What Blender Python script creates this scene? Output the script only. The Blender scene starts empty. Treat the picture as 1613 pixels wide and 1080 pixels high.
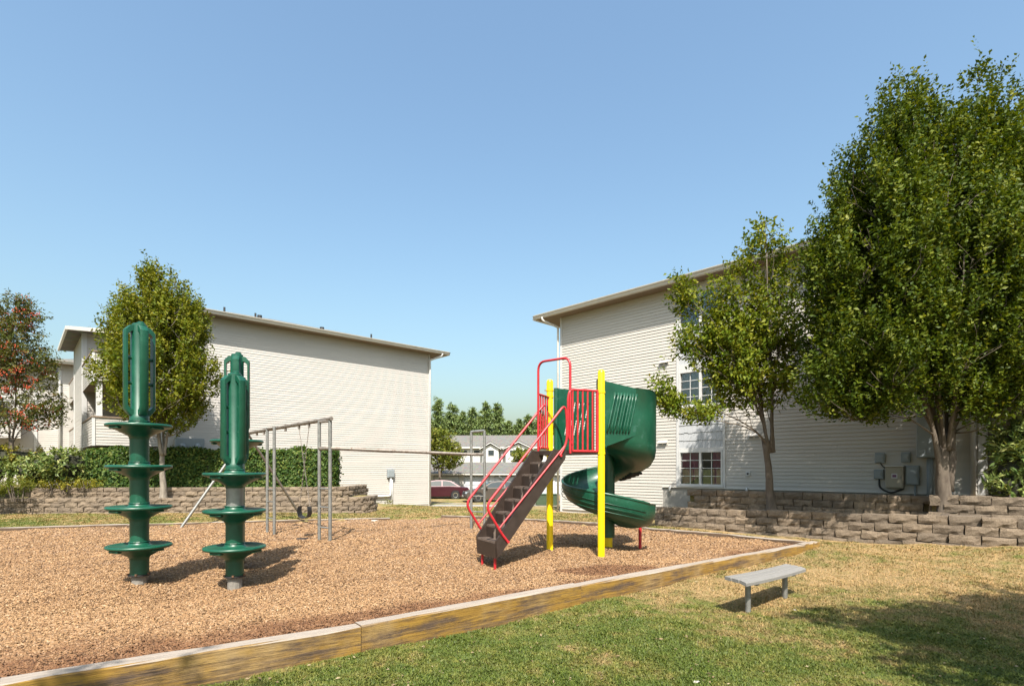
import bpy, math, random
import numpy as np
from mathutils import Matrix, Vector
random.seed(7)
rng = np.random.default_rng(11)
S = bpy.context.scene
COL = S.collection

# ------------------------------------------------------------------ camera, sky, sun, exposure
F = 850.0; CX = 806.5; HY = 738.0; CH = 1.55
cam_d = bpy.data.cameras.new('camera'); cam = bpy.data.objects.new('camera', cam_d); COL.objects.link(cam)
cam.location = (0, 0, CH); cam.rotation_euler = (math.radians(90), 0, 0)
cam_d.sensor_width = 36; cam_d.lens = F / 1613 * 36
cam_d.shift_y = (HY - 540) / 1613; cam_d.clip_end = 3000; cam_d.clip_start = .05
S.camera = cam

SUN_EL = math.radians(53); SUN_AZ = math.radians(2)      # sun stands behind the camera
W = bpy.data.worlds.new("World"); S.world = W; W.use_nodes = True
nt = W.node_tree; nt.nodes.clear()
sky = nt.nodes.new('ShaderNodeTexSky'); sky.sky_type = 'NISHITA'; sky.sun_disc = False
sky.sun_elevation = SUN_EL; sky.sun_rotation = math.radians(180) - SUN_AZ
sky.air_density = 1.65; sky.dust_density = 4.4; sky.ozone_density = 4.2; sky.altitude = 100
bg = nt.nodes.new('ShaderNodeBackground'); bg.inputs['Strength'].default_value = 0.107
wo = nt.nodes.new('ShaderNodeOutputWorld')
hue = nt.nodes.new('ShaderNodeMix'); hue.data_type = 'RGBA'; hue.blend_type = 'MULTIPLY'; hue.inputs[0].default_value = 1; hue.inputs[7].default_value = (.955, 1.02, 1.0, 1)
nt.links.new(sky.outputs[0], hue.inputs[6]); nt.links.new(hue.outputs[2], bg.inputs[0]); nt.links.new(bg.outputs[0], wo.inputs[0])
sd = bpy.data.lights.new('sun', 'SUN'); sd.energy = 5.0; sd.angle = math.radians(.53); sd.color = (1, .93, .83)
so = bpy.data.objects.new('sun', sd); COL.objects.link(so); so.location = (5, -30, 40)
sv = Vector((math.sin(SUN_AZ) * math.cos(SUN_EL), -math.cos(SUN_AZ) * math.cos(SUN_EL), math.sin(SUN_EL)))
so.rotation_euler = sv.to_track_quat('Z', 'Y').to_euler()
S.view_settings.view_transform = 'Standard'; S.view_settings.look = 'None'
S.view_settings.exposure = 1.12; S.view_settings.gamma = 1; S.view_settings.use_curve_mapping = False
S.render.engine = 'CYCLES'; S.cycles.max_bounces = 6; S.cycles.diffuse_bounces = 3; S.cycles.transparent_max_bounces = 12
S.cycles.use_denoising = True

# ------------------------------------------------------------------ helpers
def G(px, py, z=0.0):                       # point of the level plane z that the photograph shows there
    Y = F * (CH - z) / (py - HY); return ((px - CX) / F * Y, Y, z)
def D(px, py, Y):                           # point at depth Y
    return ((px - CX) / F * Y, Y, CH - (py - HY) / F * Y)

ORG = {}
def tag(o, label=None, cat=None, group=None, kind=None):
    if label: o['label'] = label
    if cat: o['category'] = cat
    if group: o['group'] = group
    if kind: o['kind'] = kind
    return o
def thing(name, loc, label, cat, group=None, rotz=0):
    o = bpy.data.objects.new(name, None); o.empty_display_size = .1; COL.objects.link(o)
    o.location = loc; o.rotation_euler = (0, 0, rotz); ORG[o.name] = Vector(loc)
    return tag(o, label, cat, group)

def raw_mesh(name, V, Fc, smooth=False, tint=None):
    me = bpy.data.meshes.new(name)
    V = np.asarray(V, dtype=np.float32)
    if isinstance(Fc, np.ndarray):
        n, k = Fc.shape
        me.vertices.add(len(V)); me.vertices.foreach_set('co', V.ravel())
        me.loops.add(n * k); me.loops.foreach_set('vertex_index', Fc.astype(np.int32).ravel())
        me.polygons.add(n); me.polygons.foreach_set('loop_start', np.arange(0, n * k, k, dtype=np.int32))
        me.update(calc_edges=True)
    else:
        me.from_pydata([tuple(v) for v in V], [], Fc)
    if smooth: me.polygons.foreach_set('use_smooth', [True] * len(me.polygons))
    if tint is not None:
        a = me.attributes.new('tint', 'FLOAT', 'POINT'); a.data.foreach_set('value', np.asarray(tint, dtype=np.float32))
    return me
def link(name, me, mat, parent=None, loc=None):
    o = bpy.data.objects.new(name, me); COL.objects.link(o)
    if mat is not None and len(me.materials) == 0: me.materials.append(mat)
    if parent is not None:
        o.parent = parent; ORG[o.name] = ORG[parent.name]
    else:
        o.location = loc or (0, 0, 0); ORG[o.name] = Vector(o.location)
    return o

class MB:
    """collects shapes in world coordinates; build() links them as ONE object"""
    def __init__(s, M=None): s.V = []; s.F = []; s.M = M
    def add(s, V, Fc):
        b = len(s.V)
        for v in V:
            v = Vector(v); s.V.append(s.M @ v if s.M else v)
        s.F += [tuple(b + i for i in f) for f in Fc]; return s
    def box(s, x0, x1, y0, y1, z0, z1):
        return s.add([(x0,y0,z0),(x1,y0,z0),(x1,y1,z0),(x0,y1,z0),(x0,y0,z1),(x1,y0,z1),(x1,y1,z1),(x0,y1,z1)],
                     [(0,3,2,1),(4,5,6,7),(0,1,5,4),(1,2,6,5),(2,3,7,6),(3,0,4,7)])
    def bbox(s, x0, x1, y0, y1, z0, z1, b=.01):    # box with chamfered edges
        import bmesh
        bm = bmesh.new()
        bmesh.ops.create_cube(bm, size=1)
        for v in bm.verts:
            v.co = Vector(((x0+x1)/2 + v.co.x*(x1-x0), (y0+y1)/2 + v.co.y*(y1-y0), (z0+z1)/2 + v.co.z*(z1-z0)))
        bmesh.ops.bevel(bm, geom=list(bm.edges), offset=b, segments=1, affect='EDGES', profile=.5)
        bm.verts.index_update()
        s.add([v.co.copy() for v in bm.verts], [tuple(v.index for v in f.verts) for f in bm.faces]); bm.free(); return s
    def prism(s, poly, z0, z1):                     # polygon (ccw) in xy, extruded
        n = len(poly)
        return s.add([(p[0], p[1], z0) for p in poly] + [(p[0], p[1], z1) for p in poly],
                     [tuple(range(n-1, -1, -1)), tuple(range(n, 2*n))] + [(i, (i+1) % n, n+(i+1) % n, n+i) for i in range(n)])
    def tube(s, pts, r, seg=8, cap=True):
        pts = [Vector(p) for p in pts]; n = len(pts)
        rr = r if isinstance(r, (list, tuple)) else [r]*n
        V = []; up = None
        for i in range(n):
            t = (pts[min(i+1, n-1)] - pts[max(i-1, 0)]).normalized()
            if up is None:
                up = Vector((0, 0, 1)) if abs(t.z) < .9 else Vector((1, 0, 0))
            a = t.cross(up)
            if a.length < 1e-4: a = t.cross(Vector((.3, .9, .1)))
            a.normalize(); b = a.cross(t).normalized(); up = b
            for k in range(seg):
                q = 2*math.pi*k/seg
                V.append(pts[i] + (a*math.cos(q) + b*math.sin(q))*rr[i])
        Fc = []
        for i in range(n-1):
            for k in range(seg):
                Fc.append((i*seg+k, i*seg+(k+1) % seg, (i+1)*seg+(k+1) % seg, (i+1)*seg+k))
        if cap: Fc += [tuple(range(seg-1, -1, -1)), tuple(range((n-1)*seg, n*seg))]
        return s.add(V, Fc)
    def lathe(s, prof, c, seg=24, axis=None):       # prof: (r, z) list upwards; axis None = z
        V = []; n = len(prof)
        for (r, z) in prof:
            for k in range(seg):
                q = 2*math.pi*k/seg
                if axis is None: V.append((c[0]+r*math.cos(q), c[1]+r*math.sin(q), c[2]+z))
                else:
                    ax = Vector(axis).normalized(); u = ax.orthogonal().normalized(); w = ax.cross(u)
                    V.append(Vector(c) + ax*z + (u*math.cos(q)+w*math.sin(q))*r)
        Fc = []
        for i in range(n-1):
            for k in range(seg):
                Fc.append((i*seg+k, i*seg+(k+1) % seg, (i+1)*seg+(k+1) % seg, (i+1)*seg+k))
        Fc += [tuple(range(seg-1, -1, -1)), tuple(range((n-1)*seg, n*seg))]
        return s.add(V, Fc)
    def build(s, name, mat, parent=None, smooth=False, loc=None, auto=None):
        o0 = ORG[parent.name] if parent is not None else Vector(loc or (0, 0, 0))
        me = raw_mesh(name, [v - o0 for v in s.V], s.F, smooth)
        if auto: me.set_sharp_from_angle(angle=math.radians(auto))
        return link(name, me, mat, parent, loc)

def bend(pts, r, n=4):                               # round the inner corners of a polyline
    pts = [Vector(p) for p in pts]; out = [pts[0]]
    for i in range(1, len(pts)-1):
        a = (pts[i-1]-pts[i]); b = (pts[i+1]-pts[i]); d = min(r, a.length*.49, b.length*.49)
        A = pts[i]+a.normalized()*d; B = pts[i]+b.normalized()*d
        for k in range(n+1):
            t = k/n; out.append(A*(1-t)**2 + pts[i]*2*t*(1-t) + B*t*t)
    out.append(pts[-1]); return out

# ------------------------------------------------------------------ materials
def newmat(name):
    m = bpy.data.materials.new(name); m.use_nodes = True; t = m.node_tree
    return m, t, t.nodes['Principled BSDF'], t.nodes, t.links
def ramp(t, fac, stops):
    r = t.nodes.new('ShaderNodeValToRGB'); e = r.color_ramp.elements
    while len(e) > 1: e.remove(e[-1])
    e[0].position = stops[0][0]; e[0].color = (*stops[0][1], 1)
    for p, c in stops[1:]:
        x = e.new(p); x.color = (*c, 1)
    t.links.new(fac, r.inputs[0]); return r.outputs[0]
def noise(t, scale, detail=6, rough=.6, vec=None, dim='3D'):
    n = t.nodes.new('ShaderNodeTexNoise'); n.inputs['Scale'].default_value = scale
    n.inputs['Detail'].default_value = detail; n.inputs['Roughness'].default_value = rough
    if vec is not None: t.links.new(vec, n.inputs['Vector'])
    return n.outputs['Fac']
def coords(t, scale=(1, 1, 1)):
    c = t.nodes.new('ShaderNodeTexCoord'); m = t.nodes.new('ShaderNodeMapping')
    m.inputs['Scale'].default_value = scale; t.links.new(c.outputs['Object'], m.inputs[0]); return m.outputs[0]
def wcoords(t, scale=(1, 1, 1)):
    c = t.nodes.new('ShaderNodeNewGeometry'); m = t.nodes.new('ShaderNodeMapping')
    m.inputs['Scale'].default_value = scale; t.links.new(c.outputs['Position'], m.inputs[0]); return m.outputs[0]
def mix(t, fac, a, b, blend='MIX'):
    m = t.nodes.new('ShaderNodeMix'); m.data_type = 'RGBA'; m.blend_type = blend
    for s_, v in ((0, fac), (6, a), (7, b)):
        if isinstance(v, (int, float)): m.inputs[s_].default_value = v
        elif isinstance(v, tuple): m.inputs[s_].default_value = (*v, 1)
        else: t.links.new(v, m.inputs[s_])
    return m.outputs[2]
def math_(t, op, a, b=None, c=None, clamp=False):
    m = t.nodes.new('ShaderNodeMath'); m.operation = op; m.use_clamp = clamp
    for i, v in enumerate((a, b, c)):
        if v is None: continue
        if isinstance(v, (int, float)): m.inputs[i].default_value = v
        else: t.links.new(v, m.inputs[i])
    return m.outputs[0]
def bump(t, bs, h, strength=.3, dist=.01):
    b = t.nodes.new('ShaderNodeBump'); b.inputs['Strength'].default_value = strength; b.inputs['Distance'].default_value = dist
    t.links.new(h, b.inputs['Height']); t.links.new(b.outputs[0], bs.inputs['Normal'])
def randobj(t):
    o = t.nodes.new('ShaderNodeObjectInfo'); return o.outputs['Random']

def paint(name, col, rough=.4, var=.12, scale=6, metal=0, wear=None, bmp=.05, coat=0):
    m, t, b, N, L = newmat(name)
    f = noise(t, scale, 8, .65, wcoords(t))
    lo = tuple(c*(1-var) for c in col); hi = tuple(min(1, c*(1+var)) for c in col)
    c = ramp(t, f, [(.3, lo), (.7, hi)])
    if wear:
        f2 = noise(t, wear[2], 10, .7, wcoords(t))
        k = ramp(t, f2, [(wear[1]-.03, (0, 0, 0)), (wear[1]+.03, (1, 1, 1))])
        c = mix(t, k, c, wear[0])
    L.new(c, b.inputs['Base Color'])
    r = ramp(t, f, [(.3, (rough*.85,)*3), (.7, (min(1, rough*1.2),)*3)]); L.new(r, b.inputs['Roughness'])
    b.inputs['Metallic'].default_value = metal
    b.inputs['Coat Weight'].default_value = coat
    if bmp: bump(t, b, noise(t, scale*12, 4, .6, wcoords(t)), bmp, .004)
    return m

M = {}
M['green'] = paint('green_plastic', (0.004, 0.058, 0.032), .36, .2, 5, wear=((0.015, 0.076, 0.050), .62, 9))
M['green_slide'] = paint('slide_green_plastic', (0.006, 0.059, 0.032), .36, .2, 3, wear=((0.020, 0.078, 0.053), .61, 6))
M['green_inner'] = M['green_slide']
M['zinc'] = paint('galvanised_steel', (0.214, 0.214, 0.202), .48, .2, 14, metal=.55, wear=((0.120, 0.095, 0.069), .68, 9))
M['bar'] = paint('worn_bar_steel', (0.189, 0.164, 0.140), .5, .25, 10, metal=.4, wear=((0.098, 0.063, 0.042), .58, 14))
M['rust'] = paint('rusty_bolts', (0.112, 0.056, 0.028), .8, .3, 20)
M['yellow'] = paint('yellow_paint', (0.731, 0.510, 0.003), .32, .06, 4, wear=((0.527, 0.357, 0.025), .72, 20))
M['red'] = paint('red_paint', (0.378, 0.016, 0.023), .38, .15, 8, wear=((0.378, 0.081, 0.081), .72, 18))
M['brown'] = paint('brown_vinyl', (.026, .0165, .012), .5, .25, 8, wear=((.06, .045, .035), .68, 20))
M['brown_worn_lit'] = paint('worn_lit_brown_treads', (.105, .078, .062), .6, .35, 14)  # lighter weathered brown; lit tread lips and rib highlights are put into the colour
M['black'] = paint('black_rubber', (0.013, 0.013, 0.014), .6, .2, 20)
M['white'] = paint('white_trim', (0.469, 0.469, 0.462), .5, .04, 3)
M['beige'] = paint('beige_cabinet', (0.294, 0.259, 0.196), .5, .06, 6)
M['grey_box'] = paint('grey_cabinet', (0.210, 0.238, 0.252), .5, .06, 6)
M['gutter'] = paint('gutter_cream', (0.493, 0.469, 0.430), .5, .06, 4)
M['soffit'] = paint('soffit_board', (0.189, 0.140, 0.098), .8, .08, 4)
M['concrete'] = paint('concrete', (0.238, 0.229, 0.208), .9, .15, 5, bmp=.3)
M['asphalt'] = paint('asphalt', (0.052, 0.052, 0.050), .92, .2, 6, bmp=.4)
M['post_wood'] = paint('grey_post_wood', (0.175, 0.161, 0.140), .9, .25, 25, bmp=.4)
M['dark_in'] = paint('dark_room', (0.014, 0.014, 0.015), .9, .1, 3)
M['curtain'] = paint('pink_curtain', (0.412, 0.088, 0.167), .9, .2, 9)
M['blind'] = paint('pale_blind', (0.385, 0.420, 0.462), .8, .06, 9)
M['door_grey'] = paint('garage_door_paint', (0.420, 0.441, 0.462), .6, .05, 4)
M['tbox'] = paint('transformer_green', (0.042, 0.070, 0.038), .5, .1, 5)

def siding_mat(name, col):
    m, t, b, N, L = newmat(name)
    w = wcoords(t)
    f = noise(t, .5, 5, .6, w); f2 = noise(t, 18, 6, .7, wcoords(t, (1, 1, 5)))
    c = ramp(t, f, [(.25, tuple(x*.95 for x in col)), (.75, tuple(min(1, x*1.03) for x in col))])
    c = mix(t, ramp(t, f2, [(.55, (0, 0, 0)), (.8, (.25, .25, .25))]), c, (.45, .40, .33))
    at = N.new('ShaderNodeAttribute'); at.attribute_name = 'tint'
    r = ramp(t, at.outputs['Fac'], [(0, (.93, .93, .935)), (1, (1.0, 1.0, 1.0))])
    c = mix(t, 1.0, c, r, 'MULTIPLY')
    L.new(c, b.inputs['Base Color']); b.inputs['Roughness'].default_value = .55
    bump(t, b, noise(t, 40, 4, .6, wcoords(t, (1, 1, 8))), .08, .003)
    return m
M['siding'] = siding_mat('siding', (0.446, 0.420, 0.380))
M['siding_far'] = siding_mat('siding_far', (0.428, 0.407, 0.378))
M['shake'] = siding_mat('shake_white', (0.393, 0.405, 0.416))

def roof_mat():
    m, t, b, N, L = newmat('roof_shingles')
    f = noise(t, 3, 6, .7, wcoords(t)); v = N.new('ShaderNodeTexVoronoi'); v.inputs['Scale'].default_value = 5
    L.new(wcoords(t, (1, 1, 3)), v.inputs['Vector'])
    c = ramp(t, f, [(.3, (0.105, 0.098, 0.091)), (.7, (0.168, 0.158, 0.140))])
    c = mix(t, .3, c, mix(t, 1.0, c, v.outputs['Color'], 'MULTIPLY'))
    L.new(c, b.inputs['Base Color']); b.inputs['Roughness'].default_value = .95
    bump(t, b, noise(t, 30, 3, .5, wcoords(t)), .5, .02); return m
M['roof'] = roof_mat()

def block_mat():
    m, t, b, N, L = newmat('split_face_block')
    w = wcoords(t)
    f = noise(t, 7, 10, .72, w); f3 = noise(t, 55, 5, .7, w)
    c = ramp(t, f, [(.28, (0.065, 0.049, 0.034)), (.5, (0.135, 0.105, 0.075)), (.75, (0.203, 0.162, 0.118))])
    c = mix(t, .35, c, ramp(t, f3, [(.35, (.06, .046, .033)), (.65, (.30, .24, .18))]))
    c = mix(t, 1.0, c, ramp(t, randobj(t), [(0, (.78, .77, .76)), (1, (1.18, 1.14, 1.08))]), 'MULTIPLY')
    L.new(c, b.inputs['Base Color']); b.inputs['Roughness'].default_value = .95
    h = math_(t, 'ADD', f, math_(t, 'MULTIPLY', f3, .5))
    bump(t, b, h, .8, .03); return m
M['block'] = block_mat()

def timber_mat(nm, lvl):
    m, t, b, N, L = newmat(nm)
    g = N.new('ShaderNodeNewGeometry'); sx = N.new('ShaderNodeSeparateXYZ'); L.new(g.outputs['Normal'], sx.inputs[0])
    grain = noise(t, 9, 10, .7, coords(t, (.35, 6, 6)))
    patch = noise(t, 2.6, 9, .72, coords(t, (.35, 2, 6)))
    top = ramp(t, grain, [(.3, (0.179, 0.146, 0.116)), (.7, (0.312, 0.272, 0.229))])
    wood = ramp(t, grain, [(.3, (.022, .014, .009)), (.65, (.115, .072, .042))])
    yel = ramp(t, grain, [(.3, (0.137, 0.066, 0.008)), (.7, (0.282, 0.168, 0.022))])
    yel = mix(t, ramp(t, noise(t, .55, 5, .7, wcoords(t)), [(.48, (0, 0, 0)), (.66, (.85, .85, .85))]), yel, ramp(t, grain, [(.3, (.16, .115, .06)), (.7, (.33, .245, .14))]))
    crack = noise(t, 3.1, 4, .6, coords(t, (.22, 5, 9)))
    ck = ramp(t, crack, [(.485, (1, 1, 1)), (.5, (.12, .10, .09)), (.515, (1, 1, 1))])
    yel = mix(t, .8, yel, mix(t, 1.0, yel, ck, 'MULTIPLY'))
    patch = math_(t, 'ADD', math_(t, 'MULTIPLY', patch, .6), math_(t, 'MULTIPLY', noise(t, 2.2, 8, .75, coords(t, (1.1, 1.4, 2.2))), .4))
    side = mix(t, ramp(t, patch, [(lvl-.02, (0, 0, 0)), (lvl+.09, (1, 1, 1))]), wood, yel)
    c = mix(t, ramp(t, sx.outputs['Z'], [(.6, (0, 0, 0)), (.8, (1, 1, 1))]), side, top)
    L.new(c, b.inputs['Base Color']); b.inputs['Roughness'].default_value = .85
    bump(t, b, grain, .7, .012); return m
M['timber'] = timber_mat('painted_timber', .455); M['timber_grey'] = timber_mat('grey_timber', .72)

def bench_mat():
    m, t, b, N, L = newmat('weathered_bench_wood')
    grain = noise(t, 14, 10, .7, coords(t, (.6, 9, 9)))
    L.new(ramp(t, grain, [(.3, (0.126, 0.122, 0.114)), (.7, (0.218, 0.210, 0.198))]), b.inputs['Base Color'])
    b.inputs['Roughness'].default_value = .7; bump(t, b, grain, .4, .006); return m
M['bench'] = bench_mat()

def bark_mat(name, lo, hi):
    m, t, b, N, L = newmat(name)
    f = noise(t, 9, 10, .7, wcoords(t, (1, 1, .35)))
    L.new(ramp(t, f, [(.3, lo), (.7, hi)]), b.inputs['Base Color']); b.inputs['Roughness'].default_value = .95
    bump(t, b, f, .8, .02); return m
M['bark'] = bark_mat('bark', (0.053, 0.039, 0.029), (0.142, 0.116, 0.089))
M['bark_pale'] = bark_mat('bark_pale', (0.099, 0.081, 0.062), (0.260, 0.229, 0.186))

def leaf_mat(name, cols, trans=.28, gloss=.5):
    m, t, b, N, L = newmat(name)
    a = N.new('ShaderNodeAttribute'); a.attribute_name = 'tint'
    k = len(cols)
    c = ramp(t, a.outputs['Fac'], [(i/(k-1), cc) for i, cc in enumerate(cols)])
    L.new(c, b.inputs['Base Color']); b.inputs['Roughness'].default_value = gloss; b.inputs['Specular IOR Level'].default_value = .14
    tr = N.new('ShaderNodeBsdfTranslucent')
    L.new(mix(t, 1.0, c, (1.5, 1.35, .45), 'MULTIPLY'), tr.inputs['Color'])
    mx = N.new('ShaderNodeMixShader'); mx.inputs[0].default_value = trans
    L.new(b.outputs[0], mx.inputs[1]); L.new(tr.outputs[0], mx.inputs[2])
    L.new(mx.outputs[0], N['Material Output'].inputs['Surface']); return m
M['leaf_big'] = leaf_mat('hornbeam_leaves', [(.020, .040, .003), (.042, .068, .005), (.080, .106, .008), (.19, .20, .032)])  # wide random tint range; its bright end is put in as leaf highlights
M['leaf_mid'] = leaf_mat('yellowing_leaves', [(.040, .078, .006), (.088, .128, .009), (.150, .170, .013), (.23, .205, .024)])
M['leaf_round'] = leaf_mat('round_tree_leaves', [(.048, .080, .006), (.092, .120, .009), (.145, .155, .012), (.20, .17, .020)]) #[(0.050, 0.085, 0.009), (0.100, 0.131, 0.013), (0.169, 0.175, 0.016), (0.250, 0.175, 0.027)])
M['leaf_rowan'] = leaf_mat('rowan_leaves', [(.032, .050, .010), (.060, .076, .014), (.095, .095, .02), (.14, .075, .026)])
M['leaf_hedge'] = leaf_mat('hedge_leaves', [(0.021, 0.049, 0.011), (0.040, 0.080, 0.015), (0.070, 0.117, 0.024), (0.140, 0.164, 0.035)])
M['leaf_laurel'] = leaf_mat('laurel_leaves', [(0.037, 0.071, 0.019), (0.084, 0.126, 0.033), (0.169, 0.202, 0.059), (0.335, 0.335, 0.134)], .22, .36)
M['leaf_yellow'] = leaf_mat('yellow_shrub_leaves', [(0.102, 0.122, 0.016), (0.184, 0.174, 0.020), (0.276, 0.224, 0.030)])
M['leaf_conifer'] = leaf_mat('conifer_needles', [(0.098, 0.151, 0.053), (0.151, 0.205, 0.075), (0.231, 0.267, 0.107)], .15, .7)  # pale stops: distance haze is put into the needle colour
M['leaf_lime'] = leaf_mat('lime_leaves', [(0.075, 0.106, 0.015), (0.128, 0.149, 0.021), (0.201, 0.181, 0.031)])
M['berry'] = paint('red_berries', (0.425, 0.064, 0.021), .4, .3, 20, bmp=0)
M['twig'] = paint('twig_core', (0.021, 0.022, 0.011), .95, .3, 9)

def glass_mat():
    m = bpy.data.materials.new('window_glass'); m.use_nodes = True; t = m.node_tree; t.nodes.clear()
    o = t.nodes.new('ShaderNodeOutputMaterial'); g = t.nodes.new('ShaderNodeBsdfGlossy'); g.inputs['Roughness'].default_value = .02
    g.inputs['Color'].default_value = (.95, .97, 1, 1)
    tr = t.nodes.new('ShaderNodeBsdfTransparent'); tr.inputs['Color'].default_value = (.78, .82, .82, 1)
    fr = t.nodes.new('ShaderNodeFresnel'); fr.inputs['IOR'].default_value = 1.6
    k = math_(t, 'ADD', fr.outputs[0], .02, clamp=True)
    mx = t.nodes.new('ShaderNodeMixShader'); t.links.new(k, mx.inputs[0]); t.links.new(tr.outputs[0], mx.inputs[1]); t.links.new(g.outputs[0], mx.inputs[2])
    t.links.new(mx.outputs[0], o.inputs[0]); return m
M['glass'] = glass_mat()
def simple(name, col, rough, metal=0, coat=0):
    m, t, b, N, L = newmat(name); b.inputs['Base Color'].default_value = (*col, 1); b.inputs['Roughness'].default_value = rough
    b.inputs['Metallic'].default_value = metal; b.inputs['Coat Weight'].default_value = coat
    L.new(ramp(t, noise(t, 30, 3, .5, wcoords(t)), [(.3, tuple(c*.93 for c in col)), (.7, tuple(min(1, c*1.05) for c in col))]), b.inputs['Base Color']); return m
M['car_maroon'] = simple('maroon_car_paint', (0.042, 0.004, 0.010), .4, .2, .3)
M['car_grey'] = simple('taupe_car_paint', (0.084, 0.070, 0.059), .4, .3, .3)
M['car_glass'] = simple('car_glass', (0.035, 0.045, 0.049), .06)
M['chrome'] = simple('chrome', (0.510, 0.510, 0.510), .15, .9)
M['lamp_glass'] = simple('headlamp_glass', (0.385, 0.406, 0.420), .12, .2)
M['tail'] = simple('tail_lamp', (0.245, 0.007, 0.007), .2)
M['sticker'] = simple('white_sticker', (0.490, 0.476, 0.490), .5)
M['sticker_ink'] = simple('purple_sticker_ink', (0.126, 0.028, 0.105), .5)

# grass and chips share one colour rule for sheet and loose pieces
def grass_color(t):
    p = wcoords(t)
    sx = t.nodes.new('ShaderNodeSeparateXYZ'); t.links.new(p, sx.inputs[0]); X, Y = sx.outputs[0], sx.outputs[1]
    n1 = noise(t, .55, 6, .65, p); n2 = noise(t, 3.2, 7, .7, p); n3 = noise(t, 38, 5, .75, p)
    # dryness: the sunny ground towards the block wall is burnt; the front is green
    d = math_(t, 'ADD', math_(t, 'MULTIPLY', math_(t, 'SUBTRACT', Y, 6.1), .17), math_(t, 'MULTIPLY', math_(t, 'SUBTRACT', X, 2.2), .085))
    d = math_(t, 'ADD', math_(t, 'MULTIPLY', math_(t, 'MINIMUM', math_(t, 'MAXIMUM', d, -.22), .32), .9), math_(t, 'ADD', math_(t, 'MULTIPLY', math_(t, 'SUBTRACT', n1, .5), 1.5), math_(t, 'MULTIPLY', math_(t, 'SUBTRACT', n2, .5), 1.9)))
    d = math_(t, 'ADD', d, .40, clamp=True)
    # lawn behind the bed is only half dry
    back = math_(t, 'MULTIPLY', math_(t, 'GREATER_THAN', Y, 13.2), .14)
    d = math_(t, 'SUBTRACT', d, back, clamp=True)
    c = ramp(t, d, [(.10, (.080, .112, .012)), (.36, (.135, .142, .026)), (.56, (.215, .165, .062)), (.85, (.315, .215, .098))])
    c = mix(t, .35, c, mix(t, 1.0, c, ramp(t, n3, [(.3, (.35, .38, .3)), (.7, (1.5, 1.4, 1.3))]), 'MULTIPLY'))
    return c, n3, n2
def ground_mat():
    m, t, b, N, L = newmat('lawn_soil')
    c, n3, n2 = grass_color(t)
    L.new(mix(t, .15, c, (.16, .105, .055)), b.inputs['Base Color']); b.inputs['Roughness'].default_value = .95
    bump(t, b, math_(t, 'ADD', n3, math_(t, 'MULTIPLY', n2, .6)), .9, .03); return m
M['ground'] = ground_mat()
def blade_mat():
    m, t, b, N, L = newmat('grass_blades')
    c, n3, n2 = grass_color(t)
    a = N.new('ShaderNodeAttribute'); a.attribute_name = 'tint'
    c = mix(t, 1.0, c, ramp(t, a.outputs['Fac'], [(0, (.70, .78, .6)), (.6, (1.1, 1.12, 1.0)), (1, (1.7, 1.5, 1.5))]), 'MULTIPLY')
    L.new(c, b.inputs['Base Color']); b.inputs['Roughness'].default_value = .6
    tr = N.new('ShaderNodeBsdfTranslucent'); L.new(c, tr.inputs['Color'])
    mx = N.new('ShaderNodeMixShader'); mx.inputs[0].default_value = .3
    L.new(b.outputs[0], mx.inputs[1]); L.new(tr.outputs[0], mx.inputs[2]); L.new(mx.outputs[0], N['Material Output'].inputs['Surface'])
    return m
M['blade'] = blade_mat()
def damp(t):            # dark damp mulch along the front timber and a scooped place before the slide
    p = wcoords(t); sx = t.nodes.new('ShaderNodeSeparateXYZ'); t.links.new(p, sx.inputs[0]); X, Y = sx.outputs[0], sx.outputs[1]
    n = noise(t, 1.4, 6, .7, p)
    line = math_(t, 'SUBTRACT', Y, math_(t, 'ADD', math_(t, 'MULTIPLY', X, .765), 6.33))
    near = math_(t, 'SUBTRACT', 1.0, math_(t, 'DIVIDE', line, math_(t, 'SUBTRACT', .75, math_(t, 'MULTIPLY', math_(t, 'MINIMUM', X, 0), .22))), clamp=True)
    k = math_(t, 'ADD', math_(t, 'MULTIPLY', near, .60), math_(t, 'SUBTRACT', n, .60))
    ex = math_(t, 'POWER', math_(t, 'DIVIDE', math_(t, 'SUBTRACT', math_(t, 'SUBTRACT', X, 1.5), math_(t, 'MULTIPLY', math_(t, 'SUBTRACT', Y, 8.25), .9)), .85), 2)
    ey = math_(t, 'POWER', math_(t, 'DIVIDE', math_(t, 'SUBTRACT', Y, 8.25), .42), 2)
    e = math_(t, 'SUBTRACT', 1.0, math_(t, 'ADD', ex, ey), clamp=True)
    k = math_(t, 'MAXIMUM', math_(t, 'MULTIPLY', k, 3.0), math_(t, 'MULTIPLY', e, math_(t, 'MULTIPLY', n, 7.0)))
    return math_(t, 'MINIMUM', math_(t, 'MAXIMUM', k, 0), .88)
def chip_sheet_mat():
    m, t, b, N, L = newmat('wood_chip_bed')
    v = N.new('ShaderNodeTexVoronoi'); v.inputs['Scale'].default_value = 28; v.inputs['Randomness'].default_value = 1
    w = wcoords(t); L.new(mix(t, .06, w, N.new('ShaderNodeTexNoise').outputs['Color']), v.inputs['Vector'])
    c = ramp(t, v.outputs['Color'], [(.0, (0.115, 0.067, 0.035)), (.5, (0.219, 0.138, 0.078)), (1, (0.312, 0.219, 0.138))])
    f = noise(t, 1.1, 7, .7, w)
    c = mix(t, 1.0, c, ramp(t, f, [(.3, (.86, .80, .76)), (.7, (1.08, 1.05, 1.02))]), 'MULTIPLY')
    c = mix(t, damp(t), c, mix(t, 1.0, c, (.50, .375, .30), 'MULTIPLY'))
    L.new(c, b.inputs['Base Color']); b.inputs['Roughness'].default_value = .95
    bump(t, b, v.outputs['Distance'], 1, .02); return m
M['chip_bed'] = chip_sheet_mat()
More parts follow.
